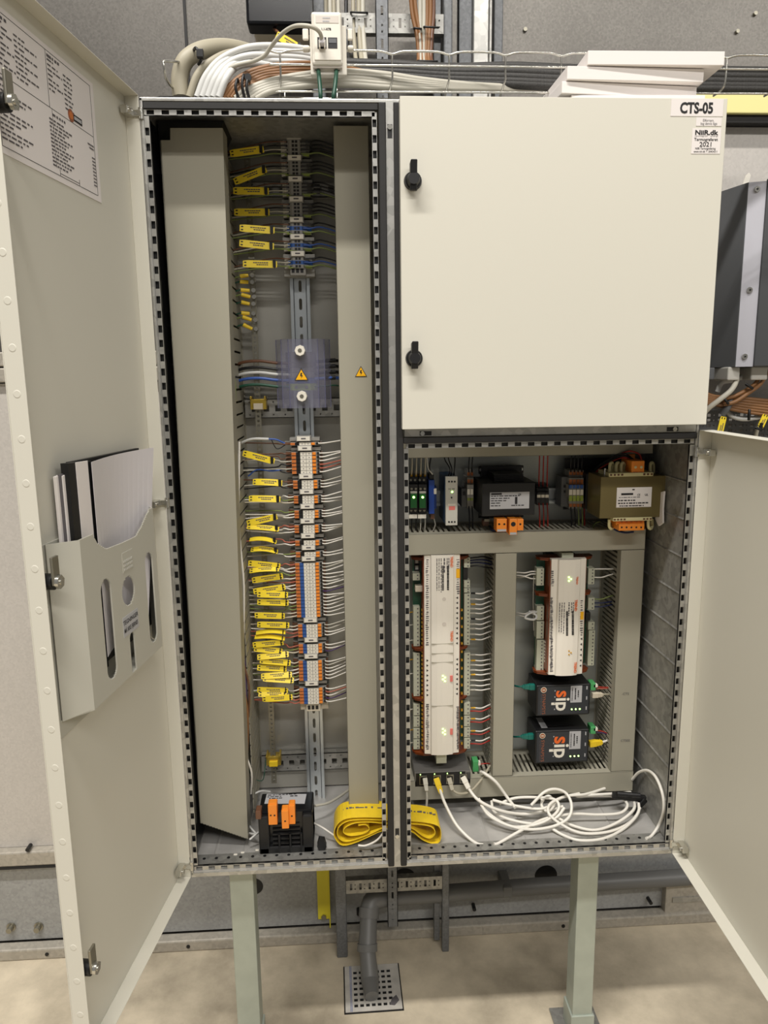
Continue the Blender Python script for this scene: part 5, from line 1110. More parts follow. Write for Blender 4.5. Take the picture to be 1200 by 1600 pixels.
# printed sheet
t_ = dthing('printed_sheet', 'white printed data sheet with small orange and black logo stuck inside the tall open door', 'sheet')
sx0, sx1, sz0, sz1 = .118, .392, 1.7655, 1.9375
MB().box(sx0, sx1, yd, yd+.0006, sz0, sz1).build('paper', 'white_paper', t_)
yp = yd+.0006; SW, SH = sx1-sx0, sz1-sz0
S = lambda u, v: V((sx1-SW*u, yp, sz1-SH*v))
b = MB()
def hl(u0, u1, v, w=.0006): p, q = S(u0, v), S(u1, v); b.box(q.x, p.x, yp, yp+.0003, p.z-w/2, p.z+w/2)
def vl(u, v0, v1, w=.0006): p, q = S(u, v0), S(u, v1); b.box(p.x-w/2, p.x+w/2, yp, yp+.0003, q.z, p.z)
hl(.05, .96, .04); hl(.05, .96, .95); hl(.05, .96, .46); vl(.05, .04, .95); vl(.96, .04, .95); vl(.5, .04, .46); vl(.52, .46, .9, .0003); hl(.55, .75, .93); vl(.55, .9, .95); vl(.75, .9, .95)
b.build('ruled_line', 'ink', t_)
b = MB()
b = MB(); scribble(b, S(.055, .055), DU, DV, SW*.4, [(.02, (0, .3), .05)]+[(.10+.085*k, (0, .2+.1*(k % 3)), .03) for k in range(9)]+[(.14+.085*k, (.42, .65+.12*((k*2) % 4)), .03) for k in range(9)], SH*.42, 21); b.build('print', 'ink_soft', t_, fixn=False)
b = MB(); scribble(b, S(.51, .055), DU, DV, SW*.4, [(.02, (0, .3), .05)]+[(.10+.085*k, (0, .15+.1*(k % 3)), .03) for k in range(7)]+[(.16+.085*k, (.38, .6), .03) for k in range(8)], SH*.42, 22); b.build('print', 'ink_soft', t_, fixn=False)
b = MB(); scribble(b, S(.055, .475), DU, DV, SW*.42, [(.02, (0, .3), .04)]+[(.12+.07*k, (0, .25+.13*((k*3) % 4)), .028) for k in range(12)], SH*.46, 23); b.build('print', 'ink_soft', t_, fixn=False)
b = MB(); scribble(b, S(.45, .475), DU, DV, SW*.34, [(.04, (.2, .6), .04)]+[(.14+.062*k, (.1, .55+.1*((k*2) % 3)), .028) for k in range(13)], SH*.46, 24); b.build('print', 'ink_soft', t_, fixn=False)
b = MB(); scribble(b, S(.88, .475), DU, DV, SW*.08, [(.14, (.0, .9), .03), (.2, (.2, .9), .03)]+[(.36+.062*k, (.5, 1), .028) for k in range(9)], SH*.46, 25); b.build('print', 'ink_soft', t_, fixn=False)
q = S(.715, .41); b = MB(); b.cyl((q.x, yp, q.z), (q.x, yp+.0005, q.z), .0085, 22); o = b.build('logo_ring', 'text_dim', t_); MB().cyl((q.x, yp+.0004, q.z), (q.x, yp+.0008, q.z), .0052, 20).build('logo_core', 'orange_dk', o)
MB().box(q.x-.032, q.x-.007, yp, yp+.0006, q.z-.0045, q.z+.0045).build('logo_bar', 'ink', o); MB().box(q.x-.0295, q.x-.0085, yp+.0005, yp+.0009, q.z-.0022, q.z+.0022).build('logo_field', 'label_grey', o)
# pocket
t_ = dthing('document_pocket', 'grey moulded document pocket with slots and a warning label, fixed inside the tall open door', 'document pocket')
yq = .013; Hh = lambda px, py: F1.hit(px, py, yq)
zt2, zb2, xa2, xb2 = 1.277, 1.030, .095, .350
def stad(xc, hw, z0, z1, n=7, top=True, bot=True):
    L = [(xc-hw, xc+hw, z0+(hw if bot else 0), z1-(hw if top else 0))]
    for k in range(n):
        a = (k+.5)/n; w = hw*math.sqrt(1-a*a)
        if top: L.append((xc-w, xc+w, z1-hw+hw*k/n, z1-hw+hw*(k+1)/n))
        if bot: L.append((xc-w, xc+w, z0+hw-hw*(k+1)/n, z0+hw-hw*k/n))
    return L
def pc(px, py): p = Hh(px, py); return p.x, p.z
H = []
xA, zA_ = pc(167, 903); xA2, zA2 = pc(175, 1064); H += stad((xA+xA2)/2, .0165, zA2+.002, zA_)
xB, zB_ = pc(233, 862); xB2, zB2 = pc(240, 1004); H += stad((xB+xB2)/2, .0160, zB2, zB_)
xC, zC_ = pc(201, 923); H += stad(xC, .0235, zC_-.0235, zC_+.0235)
xD, zD_ = pc(206, 988); H += stad(xD, .0090, zb2-.01, zD_, bot=False)
# shaped opening along the top edge
cut = [pc(*p) for p in ((146, 838), (152, 849), (166, 858), (190, 849), (213, 838), (222, 822), (230, 803), (233, 799))]
for i in range(len(cut)-1):
    (xa, za), (xb, zb) = cut[i], cut[i+1]; n = 5
    for k in range(n):
        u0, u1 = k/n, (k+1)/n; zc = za+(zb-za)*(u0+u1)/2; H.append((min(xa+(xb-xa)*u0, xa+(xb-xa)*u1), max(xa+(xb-xa)*u0, xa+(xb-xa)*u1), min(zc, zt2), zt2+.01))
b = MB(); b.plate('y', yq-.0025, yq, xa2, xb2, zb2, zt2, H); b.build('front', 'pocket', t_)
b = MB(); xf = .392
b.hexa([(xb2, yq-.0025, zb2), (xb2, yq, zb2), (xf-.012, -.019, zb2-.006), (xf-.014, -.021, zb2-.006), (xb2, yq-.0025, zt2), (xb2, yq, zt2), (xf-.012, -.019, zt2), (xf-.014, -.021, zt2)])
b.build('side_wall', 'pocket', t_); b = MB()
b.hexa([(xa2, yq-.0025, zb2), (xa2, yq, zb2), (.055, -.019, zb2), (.057, -.021, zb2), (xa2, yq-.0025, zt2), (xa2, yq, zt2), (.055, -.019, zt2), (.057, -.021, zt2)])
b.build('side_wall', 'pocket', t_)
b = MB(); b.box(.04, xf, -.0250, -.0225, zb2-.032, zt2); b.box(xf-.002, xf, -.0250, -.018, zb2-.032, zt2); b.build('back_panel', 'pocket', t_, bevel=.001)
MB().hexa([(.06, -.0225, zb2-.002), (xf-.014, -.0225, zb2-.008), (xb2, yq, zb2-.0022), (xa2, yq, zb2-.002), (.06, -.0225, zb2), (xf-.014, -.0225, zb2-.006), (xb2, yq, zb2), (xa2, yq, zb2)]).build('bottom_panel', 'pocket', t_)
q = Hh(204, 972); lb = MB().box(q.x-.029, q.x+.027, yq, yq+.0005, q.z-.017, q.z+.015).build('label_plate', 'label_grey', t_)
lettering([('TEGNINGER', (q.x, yq+.0005, q.z+.006), .010, .012), ('MÅ IKKE FJERNES', (q.x, yq+.0005, q.z-.007), .010, .012, .050)], 'ink', lb, u=DU, v=DV)
q = Hh(199, 876); b = MB(); b.box(q.x-.019, q.x+.019, yq, yq+.0008, q.z-.016, q.z+.016); o = b.build('embossed_mark', 'pocket', t_, bevel=.0005)
b = MB()
for i in range(3):
    for j in range(6): b.box(q.x-.0155+.0055*j, q.x-.0120+.0055*j, yq+.0006, yq+.0016, q.z-.013+.0065*i, q.z-.0095+.0065*i)
b.build('embossed_dots', 'plastic_grey', o)
q = F1.hit(99, 936, -.02); MB().cyl((xf-.006, -.0225, q.z), (xf-.006, -.0215, q.z), .0022, 10).build('rivet', 'black', t_)
# papers in the pocket
def leafbox(name, m, par, px0, px1, py, y0, y1, zlo, py2=None):
    a, c = F1.hit(px0, py, y1), F1.hit(px1, py2 or py, y1)
    b = MB(); b.add([(a.x, y0, zlo), (c.x, y0, zlo), (c.x, y0, c.z), (a.x, y0, a.z), (a.x, y1, zlo), (c.x, y1, zlo), (c.x, y1, c.z), (a.x, y1, a.z)], [(0, 1, 2, 3), (4, 7, 6, 5), (0, 4, 5, 1), (1, 5, 6, 2), (2, 6, 7, 3), (3, 7, 4, 0)]); return b.build(name, m, par, bevel=.0004)
t_ = dthing('paper_bundle', 'crumpled bundle of white papers at the left of the door pocket', 'papers'); leafbox('sheet', 'white_paper', t_, 88, 95, 745, -.018, -.013, 1.06, 742); leafbox('sheet', 'ink_soft', t_, 94, 104, 742, -.014, -.010, 1.06, 738); leafbox('sheet', 'white_paper', t_, 98, 103, 744, -.010, -.008, 1.06, 741)
t_ = dthing('ring_binder', 'black binder with a white spine label standing in the door pocket', 'binder'); leafbox('board', 'black', t_, 110, 217, 722, -.020, -.013, 1.06, 700)
leafbox('spine', 'black', t_, 106, 143, 724, -.013, -.002, 1.06, 720); leafbox('spine_label', 'white_paper', t_, 118, 137, 722.5, -.002, -.0012, 1.08, 719.5)
t_ = dthing('paper_sheet', 'wide translucent white plan sheet folded into the door pocket', 'sheet')
a, m_, c = F1.hit(143, 722, .004), F1.hit(216, 706, -.002), F1.hit(240, 699, .004)
b = MB()
def shx(x, z):
    u = (a.x-x)/(a.x-c.x); return .004-.010*math.sin(math.pi*u)+.001*math.sin(9*u)
cols_ = 14; bx0, bx1 = a.x, F1.hit(222, 838, .004).x
for i in range(cols_):
    u0, u1 = i/cols_, (i+1)/cols_
    tx0, tx1 = a.x+(c.x-a.x)*u0, a.x+(c.x-a.x)*u1; ux0, ux1 = bx0+(bx1-bx0)*u0, bx0+(bx1-bx0)*u1; zt0, zt1 = a.z+(c.z-a.z)*u0, a.z+(c.z-a.z)*u1
    f0, f1 = .004-.012*math.sin(math.pi*u0), .004-.012*math.sin(math.pi*u1)
    b.hexa([(ux0, f0-.0006, 1.08), (ux1, f1-.0006, 1.08), (ux1, f1, 1.08), (ux0, f0, 1.08), (tx0, f0-.0006, zt0), (tx1, f1-.0006, zt1), (tx1, f1, zt1), (tx0, f0, zt0)])
b.build('sheet', 'clear_film', t_)
# stickers on the closed door
def sticker(name, lab, px0, py0, px1, py1, m='white_paper'):
    p, q = at(px0, py0, -.0273), at(px1, py1, -.0273)
    t_ = thing(name, lab, 'label', ((p.x+q.x)/2, -.0273, q.z)); MB().box(p.x, q.x, -.0277, -.0271, q.z, p.z).build('card', m, t_); return t_, p, q
y_ = -.0277
t_, p, q = sticker('name_label', 'white label reading CTS-05 at the top right of the closed door', 1049, 154.5, 1129, 182)
lettering([('CTS-05', at(1088.5, 168.5, y_), .0235, .035, .058)], 'ink', t_)
t_, p, q = sticker('notice_label', 'small white label with two faint lines just below the CTS-05 label', 1088, 183.5, 1127, 197)
lettering([('Elforsyn.', at(1107, 188, y_), .0058, .0), ('bag denne låge', at(1107.5, 193, y_), .0058, .0, .029)], 'ink_soft', t_)
t_, p, q = sticker('inspection_label', 'square white inspection sticker dated 2021 on the closed door', 1082, 200.5, 1124.5, 240.5)
lettering([('NiiR.dk', at(1103.5, 207, y_), .0105, .035, .041), ('Termograferet', at(1103, 217.8, y_), .0068, .014, .042), ('2021', at(1103, 225.5, y_), .0105, .008, .021), ('NIIR Termografering', at(1102, 232, y_), .0048, .01, .036), ('www.niir.dk T. 20424211', at(1102.5, 236.8, y_), .0044, .01, .042)], 'ink', t_)
lettering([('termografi - energi', at(1103.5, 212.4, y_), .0030, .0, .041)], 'ink_soft', t_)

# ================================================================== ABOVE THE CABINET
YTF = .085
zt3, zm3, zb3 = at(700, 82, YTF).z, at(700, 104, YTF).z, at(700, 142, YTF).z
t_ = thing('cable_tray', 'galvanised wire mesh cable tray running behind the top of the cabinet', 'cable tray', (.2, .2, zb3))
vx = [at(x, 100, YTF).x for x in (438, 526, 613, 702, 790, 877, 965, 1050, 1135)]; vx += [vx[-1]+.099, vx[-1]+.198]
xs0 = at(432, 100, YTF).x; pts = [(xs0-.01, YTF, zt3)]
for i, x in enumerate(vx):
    pts += [(x-.022, YTF, zt3+.001), (x, YTF, zt3-.004), (x+.022, YTF, zt3+.001)]
pts = [p for i, p in enumerate(pts)]
MB().tube(spline(pts, 3), .0022, 8).build('rim_wire', 'chrome', t_)
MB().tube([(xs0-.012, YTF-.002, zm3), (vx[-1]+.02, YTF-.002, zm3)], .0021, 8).build('side_wire', 'chrome', t_)
MB().tube([(xs0-.06, YTF+.01, zb3), (vx[-1]+.02, YTF+.01, zb3+.004)], .0021, 8).build('side_wire', 'chrome', t_)
YR2 = .185; zr = at(1160, 119, YR2).z
for x in vx:
    if x > XR: MB().tube(spline([(x, YTF, zt3-.002), (x, YTF, zb3+.02), (x-.003, YTF+.008, zb3+.008), (x-.006, YTF+.03, zb3+.006)], 4), .0019, 7).build('cross_wire', 'chrome', t_)
    else: MB().tube([(x, YTF, zt3-.002), (x, YTF, zb3+.02), (x-.004, YTF+.012, zb3+.004), (x-.004, YTF+.03, zb3-.002), (x-.004, YR2-.02, zb3-.002), (x, YR2, zb3+.01), (x, YR2, zt3)], .0019, 7).build('cross_wire', 'chrome', t_)
MB().tube([(.52, YR2, zt3), (vx[-1]+.02, YR2, zt3)], .0021, 8).build('rim_wire', 'chrome', t_)
for y in (.13, .16): MB().tube([(xs0-.05, y, zb3+.001), (XR, y, zb3+.001)], .002, 7).build('floor_wire', 'chrome', t_)
MB().tube(pxpath([(284, 97, .12), (268, 96, .1), (256, 96, .09), (257, 108, .09), (260, 124, .1), (270, 137, .12), (282, 138, .14)], 4), .0022, 8).build('end_wire', 'chrome', t_)
def cab_(pts, r, m, lab, grp=None): return wire(pts, r, m, lab, grp, name='cable', cat='cable', n=10, k=7)
cab_([(283, 152, .13), (281, 120, .13), (292, 92, .13), (322, 77, .15), (365, 76, .19), (420, 92, .24), (480, 112, .26), (600, 130, .27)], .0155, 'cable_beige', 'fat beige cable at the far left of the bundle entering the cabinet top')
cab_([(296, 152, .115), (308, 118, .115), (330, 96, .12), (365, 82, .15), (420, 84, .2), (480, 100, .24)], .0068, 'cable_beige', 'medium beige cable beside the fat one entering the cabinet top')
for k in range(5):
    cab_([(308+8.5*k, 152, .11-.004*k), (322+8*k, 118+1*k, .11-.004*k), (346+6*k, 92+3*k, .115), (385+3*k, 75+6*k, .12+.01*(k % 2)), (430, 72+8*k, .135), (480, 78+7*k, .15), (540, 96+6*k, .19), (600, 118+3*k, .22)], .0062, 'cable_white', ['topmost', 'second', 'third', 'fourth', 'lowest'][k]+' white cable of the bundle arching into the cabinet top', 'white cables arching into the cabinet')
for k in range(6):
    cab_([(344+6*k, 153, .10), (358+6*k, 135, .10), (385+4*k, 115+3*k, .105), (425, 103+4.2*k, .11), (475, 99+5*k, .12), (530, 104+4*k, .15), (600, 120+3*k, .18)], .0048, 'cable_brown', ['topmost', 'second', 'third', 'fourth', 'fifth', 'lowest'][k]+' orange-brown cable arching into the cabinet top', 'orange-brown cables arching into the cabinet')
for k in range(5):
    cab_([(368+8*k, 154, .095), (385+8*k, 141+k, .095), (425+3*k, 126+3.4*k, .098), (480, 116+4.5*k, .1), (540, 112+5*k, .105), (600, 116+5*k, .11), (660, 125+3.5*k, .12), (740, 133+1.5*k, .14), (860, 139+k, .19)], .0056, 'cable_grey', ['topmost', 'second', 'third', 'fourth', 'lowest'][k]+' cream cable lying in the front of the wire tray', 'cream cables in the wire tray')
for k, (y0, y1) in enumerate(((98, 108), (104, 116), (110, 124), (116, 131), (122, 136))):
    cab_([(470, y0-8, .21), (540, y0, .19), (620, y0+3, .17), (700, y0+8, .165), (800, y1-4, .16), (900, y1, .16), (1050, y1+2, .17), (1240, y1+4, .18)], .0085, 'braid', ['topmost', 'second', 'third', 'fourth', 'lowest'][k]+' dark grey braided cable running along the wire tray', 'dark braided cables in the wire tray')
for k, (x, y) in enumerate(((371, 138), (381, 131), (388, 136))):
    a = at(x, y-14, .085); c = at(x+1, 152, .085); b = MB(); b.tube(spline([a+V((0, .02, 0)), a, (a+c)/2+V((-.003, -.006, 0)), c, c+V((0, .02, 0))], 4), .0026, 6)
    t2 = thing('cable_tie', ['left', 'middle', 'right'][k]+' of three black cable ties around the brown cables', 'cable tie', a, 'black ties round the brown cables'); b.build('strap', 'black', t2)
    if k == 2: MB().cyl(a+V((0, -.006, 0)), a+V((0, .002, 0)), .006, 10).build('tie_head', 'black', t2)
a = at(308, 78, .10); t2 = thing('cable_tie', 'black cable tie round the fat beige cable', 'cable tie', a); MB().tube(pxpath([(303, 78, .12), (306, 75, .108), (311, 82, .106), (314, 93, .11), (310, 101, .118)], 4), .0028, 6).build('strap', 'black', t2); MB().box(at(312, 80, .1).x-.006, at(312, 80, .1).x+.006, .098, .108, a.z-.012, a.z+.002).build('tie_head', 'black', t2, bevel=.001)
# outlet box hung on the tray
t_ = thing('data_outlet', 'white surface data outlet with two sockets hooked on the wire tray', 'data outlet', at(515, 118, .06)); Yo = .045
b = MB(); pbox(b, 484.5, 541.5, 39, 117, .058, .0725); b.build('bracket', 'white', t_, bevel=.0015)
b = MB(); pbox(b, 487, 534.5, 17.5, 101, Yo, .06); b.build('housing', 'white', t_, bevel=.004)
b = MB(); pbox(b, 490.5, 532.5, 21, 94, Yo-.002, Yo); fp = b.build('front_panel', 'white', t_, bevel=.001)
part(fp, 'label_window', 'ctrl_side', 493, 529, 24, 36, Yo-.0026, Yo-.0016, .0004)
b = MB(); o_ = P3(504, 26, Yo-.0026); scribble(b, o_, (1, 0, 0), (0, 0, 1), .016, [(.1, (0, .8), .2), (.6, (0, .7), .2)], .010, 3, fill=2); b.build('print', 'label_grey', fp, fixn=False)
lettering([('1.1-X7B', P3(509.5, 45.5, Yo-.002), .0052, .03)], 'ink', fp)
part(fp, 'socket', 'black', 496, 510, 58, 76, Yo-.0025, Yo+.003); part(fp, 'socket', 'black', 512.5, 527, 58.5, 75.5, Yo-.0025, Yo+.003)
part(fp, 'socket_shutter', 'inv_dark', 514, 525.5, 60, 67, Yo-.0032, Yo-.002)
for (a_, c_) in ((472.5, 484), (543, 553)):
    part(t_, 'hook', 'white', a_, c_-2, 44, 62, .06, .066, .002); part(t_, 'hook', 'white', a_, c_, 69.5, 77.5, .06, .075, .003)
b = MB(); pbox(b, 489, 535, 101, 106, .05, .062); b.build('cable_entry', 'ctrl_side', t_, bevel=.001)
part(t_, 'entry_hole', 'black', 492, 501, 105, 110, .0572, .0585, .0005); part(t_, 'entry_hole', 'black', 521.5, 531, 105, 110, .0572, .0585, .0005)
t2 = thing('patch_cable', 'pale grey patch cable plugged into the left socket of the white outlet', 'network cable', P3(502, 70, .04))
MB().tube(pxpath([(503, 60, .030), (499, 50, .018), (490, 43, .01), (476, 40, .01), (460, 41, .02), (445, 49, .035), (432, 62, .05), (422, 75, .065), (413, 87, .075), (395, 96, .085), (370, 102, .10), (345, 112, .11)], 6), .0034, 10).build('cable', 'cable_grey', t2)
b = MB(); pbox(b, 499, 507, 58, 67, .028, .05); b.build('plug', 'clear_film', t2, bevel=.001); b = MB(); pbox(b, 498, 500.5, 62, 73, .034, .045); pbox(b, 506, 508.5, 62, 73, .034, .045); b.build('latch', 'white', t2)
cab_([(497, 107, .062), (498.5, 120, .045), (500, 135, .035), (501, 152, .03), (500, 160, .05)], .0037, 'wire_green', 'left dark green cable dropping from the white outlet')
cab_([(526, 107, .062), (525, 120, .045), (523.5, 135, .035), (521, 152, .03), (521, 160, .05)], .0037, 'wire_green', 'right dark green cable dropping from the white outlet')
# tag hanging behind, vertical cable runs, black wall box
t_ = cable_tag(432, 54, 471, 77, 'yellow cable tag hanging diagonally left of the white outlet', Y=.24, w=11)
cab_([(425, 42, .3), (440, 55, .26), (455, 62, .26), (475, 80, .24), (490, 90, .2)], .003, 'copper_brown', 'thin brown cable behind the diagonal yellow tag')
t_ = thing('wall_box', 'black flat wall box with cream underside above the cable bundle', 'box', at(436, 46, .36))
b = MB(); pbox(b, 383, 489, -60, 38, .27, .32); b.build('front', 'black_gloss', t_, bevel=.006); b = MB(); pbox(b, 392, 488, -55, 47, .30, .415); b.build('body', 'beige', t_, bevel=.006)
for k, (x, m, r) in enumerate(((507, 'cable_beige', .006), (515, 'cable_grey', .0045), (521, 'cable_beige', .004), (528, 'cable_grey', .004), (561, 'cable_beige', .0052), (567, 'cable_grey', .0052), (552, 'cable_beige', .0045), (541, 'wire_black', .004))):
    xx = x; cab_([(xx, -30, .345), (xx+(1 if k < 4 else 0), 30, .335), (xx+2, 70, .32), (xx+6, 100, .28), (xx+22, 125, .2)], r, m, f'{["beige", "grey", "thin beige", "thin grey", "thick beige", "thick grey", "slim beige", "thin black"][k]} vertical cable descending the ladder right of the white outlet', 'pale cables on the left of the ladder')
for k, (x, m) in enumerate(((640, 'cable_brown'), (646, 'cable_brown'), (656, 'cable_grey'), (662, 'cable_grey'), (667, 'cable_brown'), (672, 'cable_brown'), (677, 'copper_brown'))):
    cab_([(x, -30, .30), (x+(4 if k < 2 else .5), 20, .30), (x+(12 if k < 2 else 0)-(k-3)*.8*(k > 1), 60, .295), (x+(14 if k < 2 else 0)-(k-3)*(k > 1), 96, .28), (x+8, 112, .2)], .0042, m, ['leftmost brown', 'second brown', 'left cream', 'right cream', 'brown right of the cream pair', 'second from right brown', 'rightmost dark brown'][k]+' cable hanging on the right of the ladder', 'brown and cream cables on the right of the ladder')
for k, (x0, x1, y, Yt) in enumerate(((549, 573, 19, .325), (663, 684, 42, .285), (647, 658, 44, .285), (654, 682, 95, .27))):
    t2 = thing('cable_tie', ['black tie round the pale cables beside the ladder centre', 'black tie round the right brown cables', 'black tie round the left brown cables', 'black tie at the foot of the brown and cream cables'][k], 'cable tie', at((x0+x1)/2, y, Yt)); MB().tube(pxpath([(x0, y+1, Yt+.012), (x0+1, y, Yt-.004), (x1-1, y+1, Yt-.004), (x1, y+1, Yt+.012)], 4), .0022, 6).build('strap', 'black', t2)
# foam boards on the cabinet top
def board(px, py, L, D, th, yaw, tilt, lab, z, Y):
    p = at(px, py, Y); o = MB().box(0, L, 0, D, 0, th).build('foam_board', 'foam', bevel=.0008)
    o.location = (p.x, Y, z); o.rotation_euler = (tilt, 0, yaw)
    me = o.data; org = ORG[o.name]
    for v in me.vertices: v.co += org
    tag(o, lab, 'foam board', 'white foam boards stacked on the cabinet'); return o
zt4 = ZT+.0006
board(893, 148, .235, .25, .0085, -.02, 0, 'thin lowest white foam board of the stack on the cabinet', zt4, .0)
board(878, 140, .247, .26, .019, .075, 0, 'second white foam board from the bottom of the stack, turned slightly right end back', zt4+.010, -.004)
board(886, 128, .243, .25, .021, .03, .0, 'third white foam board from the bottom of the stack', zt4+.0305, -.008)
board(918, 106, .238, .30, .022, -.01, 0, 'topmost white foam board, shifted to the right', zt4+.053, -.01)

# ================================================================== RIGHT: INVERTER, CABLES, PERFORATED PLATE
t_ = thing('inverter', 'dark grey wall-mounted drive unit with a light grey screwed strip, right of the closed door', 'drive unit', at(1180, 575, .34))
x0 = at(1168, 300, .28).x; z1 = at(1170, 285, .28).z; z0 = at(1160, 573, .28).z; xw = x0+.42
b = MB(); b.prism([(x0, .28), (x0+.034, .268), (xw, .268), (xw, .40), (x0-.02, .40), (x0-.02, .36)], 'z', z0, z1); b.build('housing', 'inv_dark', t_, bevel=.002)
MB().hexa([(x0+.001, .2795, z0), (x0+.034, .2670, z0), (x0+.034, .2690, z0), (x0+.001, .2815, z0), (x0+.001, .2795, z1), (x0+.034, .2670, z1), (x0+.034, .2690, z1), (x0+.001, .2815, z1)]).build('front_strip', 'inv_strip', t_)
MB().box(x0+.034, xw, .262, .269, z0, z1+.004).build('front_cover', 'inv_front', t_, bevel=.002)
for py in (295, 453, 557): q = at(1180-(py-295)*.07, py, .27); MB().cyl((x0+.0165, .2735, q.z), (x0+.0165, .2700, q.z), .0062, 14).build('screw', 'chrome', t_); MB().cyl((x0+.0165, .2702, q.z), (x0+.0165, .2692, q.z), .0024, 6).build('screw_socket', 'black', t_)
for (xx, w) in ((x0+.012, .022), (x0+.075, .03)): MB().box(xx-w, xx+w*.3, .29, .36, z0-.030, z0).build('gland_box', 'plastic_grey', t_, bevel=.003)
MB().box(x0-.13, x0-.025, .32, .40, z0-.028, z0-.001).build('bracket', 'inv_dark', t_, bevel=.002)
a = at(1163, 283, .33); b = MB(); b.prism([(a.x-.006, a.z-.02), (a.x+.006, a.z-.02), (a.x+.014, a.z+.012), (a.x+.010, a.z+.018), (a.x+.003, a.z+.012)], 'y', .33, .333); tag(b.build('plastic_tab', 'white'), 'small curved white plastic tab sticking up behind the drive unit', 'tab')
zp1, zp0 = at(1150, 640, .37).z, at(1150, 760, .37).z; xp0, xp1 = at(1080, 660, .37).x, at(1290, 660, .37).x; H = []
x = xp0+.012; j = 0
while x < xp1-.012:
    z = zp1-.016; 
    while z > zp0+.012: H.append((x, x+(.009 if j % 2 == 0 else .003), z, z+.007) if j % 2 == 0 else (x+.002, x+.005, z+.0015, z+.005)); z -= .0125
    x += .0135; j += 1
b = MB(); b.plate('y', .37, .372, xp0, xp1, zp0, zp1, H); b.box(xp0, xp1, .355, .372, zp1, zp1+.002)
tag(b.build('perforated_plate', 'inv_dark'), 'dark grey perforated cable plate on the wall above the open lower right door', 'plate')
for k in range(6):
    cab_([(1060, 600+5*k, .33), (1090, 608+4.5*k, .325), (1115, 619+2.5*k, .32), (1150, 621+4*k, .315), (1200, 626+4.5*k, .31), (1260, 630+5*k, .31)], .0042, 'cable_brown', ['topmost', 'second', 'third', 'fourth', 'fifth', 'lowest'][k]+' brown cable of the horizontal bundle below the drive unit', 'brown cables below the drive unit')
cab_([(1187, 580, .32), (1182, 597, .31), (1165, 610, .30), (1145, 620, .30), (1122, 625, .31)], .0045, 'cable_brown', 'brown cable bending left from the first gland of the drive unit'); cab_([(1200, 580, .32), (1188, 600, .305), (1168, 615, .295), (1148, 628, .295), (1130, 632, .30)], .0045, 'cable_brown', 'brown cable bending left from the second gland of the drive unit')
cab_([(1152, 580, .32), (1150, 596, .30), (1142, 610, .29), (1125, 624, .29), (1105, 640, .30), (1090, 660, .32)], .006, 'cable_grey', 'light grey cable curving down from the gland of the drive unit')
cab_([(1180, 568, .33), (1165, 586, .33), (1145, 594, .335), (1128, 598, .34), (1121, 612, .345)], .0058, 'cable_white', 'grey cable arching left behind the gland of the drive unit')
cab_([(1135, 642, .34), (1145, 651, .33), (1165, 655, .325), (1200, 650, .32), (1250, 645, .32)], .005, 'cable_white', 'grey cable sagging across the top of the perforated plate')
cab_([(1180, 690, .35), (1182, 675, .34), (1190, 655, .33), (1205, 645, .33)], .005, 'cable_grey', 'short grey cable rising over the perforated plate at the frame edge')
cab_([(1141, 625, .31), (1136, 637, .305), (1128, 648, .31)], .008, 'inv_dark', 'dark grey sleeve on the brown cable above the yellow tag')
cable_tag(1131, 651, 1123, 684, 'yellow cable tag hanging vertically in front of the perforated plate', Y=.30, w=11)
cable_tag(1197, 648, 1188, 668, 'yellow cable tag at the right picture edge in front of the perforated plate', Y=.30, w=11)
for k, (x0_, y0_, x1_, y1_) in enumerate(((1165, 600, 1176, 607), (1132, 623, 1138, 631), (1171, 640, 1170, 656), (1180, 668, 1190, 672))):
    t2 = thing('cable_tie', ['black tie on the brown cables below the drive unit', 'black tie where the grey cable crosses the brown ones', 'black tie round the sagging grey cable', 'black tie below the tag at the picture edge'][k], 'cable tie', at(x0_, y0_, .29)); MB().tube([at(x0_, y0_, .29), at((x0_+x1_)/2, (y0_+y1_)/2, .285), at(x1_, y1_, .29)], .0032, 6).build('strap', 'black', t2)

# ================================================================== BELOW THE CABINET
t_ = thing('cable_ladder', 'vertical galvanised cable ladder standing on the floor behind the cabinet', 'cable ladder', (-.07, .33, 0)); YL = .325
xa, xb = at(524, 1400, YL).x, at(541, 1400, YL).x; MB().box(xa, xb, YL, YL+.02, .0, 2.6).build('side_rail', 'galv_blue', t_, bevel=.003)
xa2_, xb2_ = at(691, 1400, YL).x, at(702, 1400, YL).x; MB().box(xa2_, xb2_, YL, YL+.02, .0, 2.6).build('side_rail', 'galv_blue', t_, bevel=.003)
MB().box(xa2_-.018, xa2_-.004, YL+.02, YL+.04, .02, 2.6).build('side_rail', 'galv_blue', t_)
def rung(z0, z1):
    H = []; x = xb+.01
    while x < xa2_-.012: H += [(x, x+.006, z0+.008, z1-.007), (x+.012, x+.015, z0+.009, z0+.012), (x+.012, x+.015, z1-.012, z1-.009)]; x += .024
    b = MB(); b.plate('y', YL+.002, YL+.004, xb, xa2_, z0, z1, H); b.box(xb, xa2_, YL+.002, YL+.02, z1, z1+.002); b.box(xb, xa2_, YL+.002, YL+.02, z0-.002, z0); b.build('rung', 'galv', t_)
zr1, zr0 = at(610, 1375, YL).z, at(610, 1393, YL).z; h_ = zr1-zr0; rung(zr0, zr1)
zq = at(620, 22, YL).z; rung(zq-h_, zq)
xc0, xc1 = at(605, 1370, .31).x, at(621, 1370, .31).x; H = []; zlo = at(612, 1448, .31).z; z = zlo+.02; xm_ = (xc0+xc1)/2
while z < 2.5: H += [(xm_-.0025, xm_+.0025, z, z+.018), (xm_-.0018, xm_+.0018, z+.03, z+.034), (xm_-.0018, xm_+.0018, z+.042, z+.046)]; z += .062
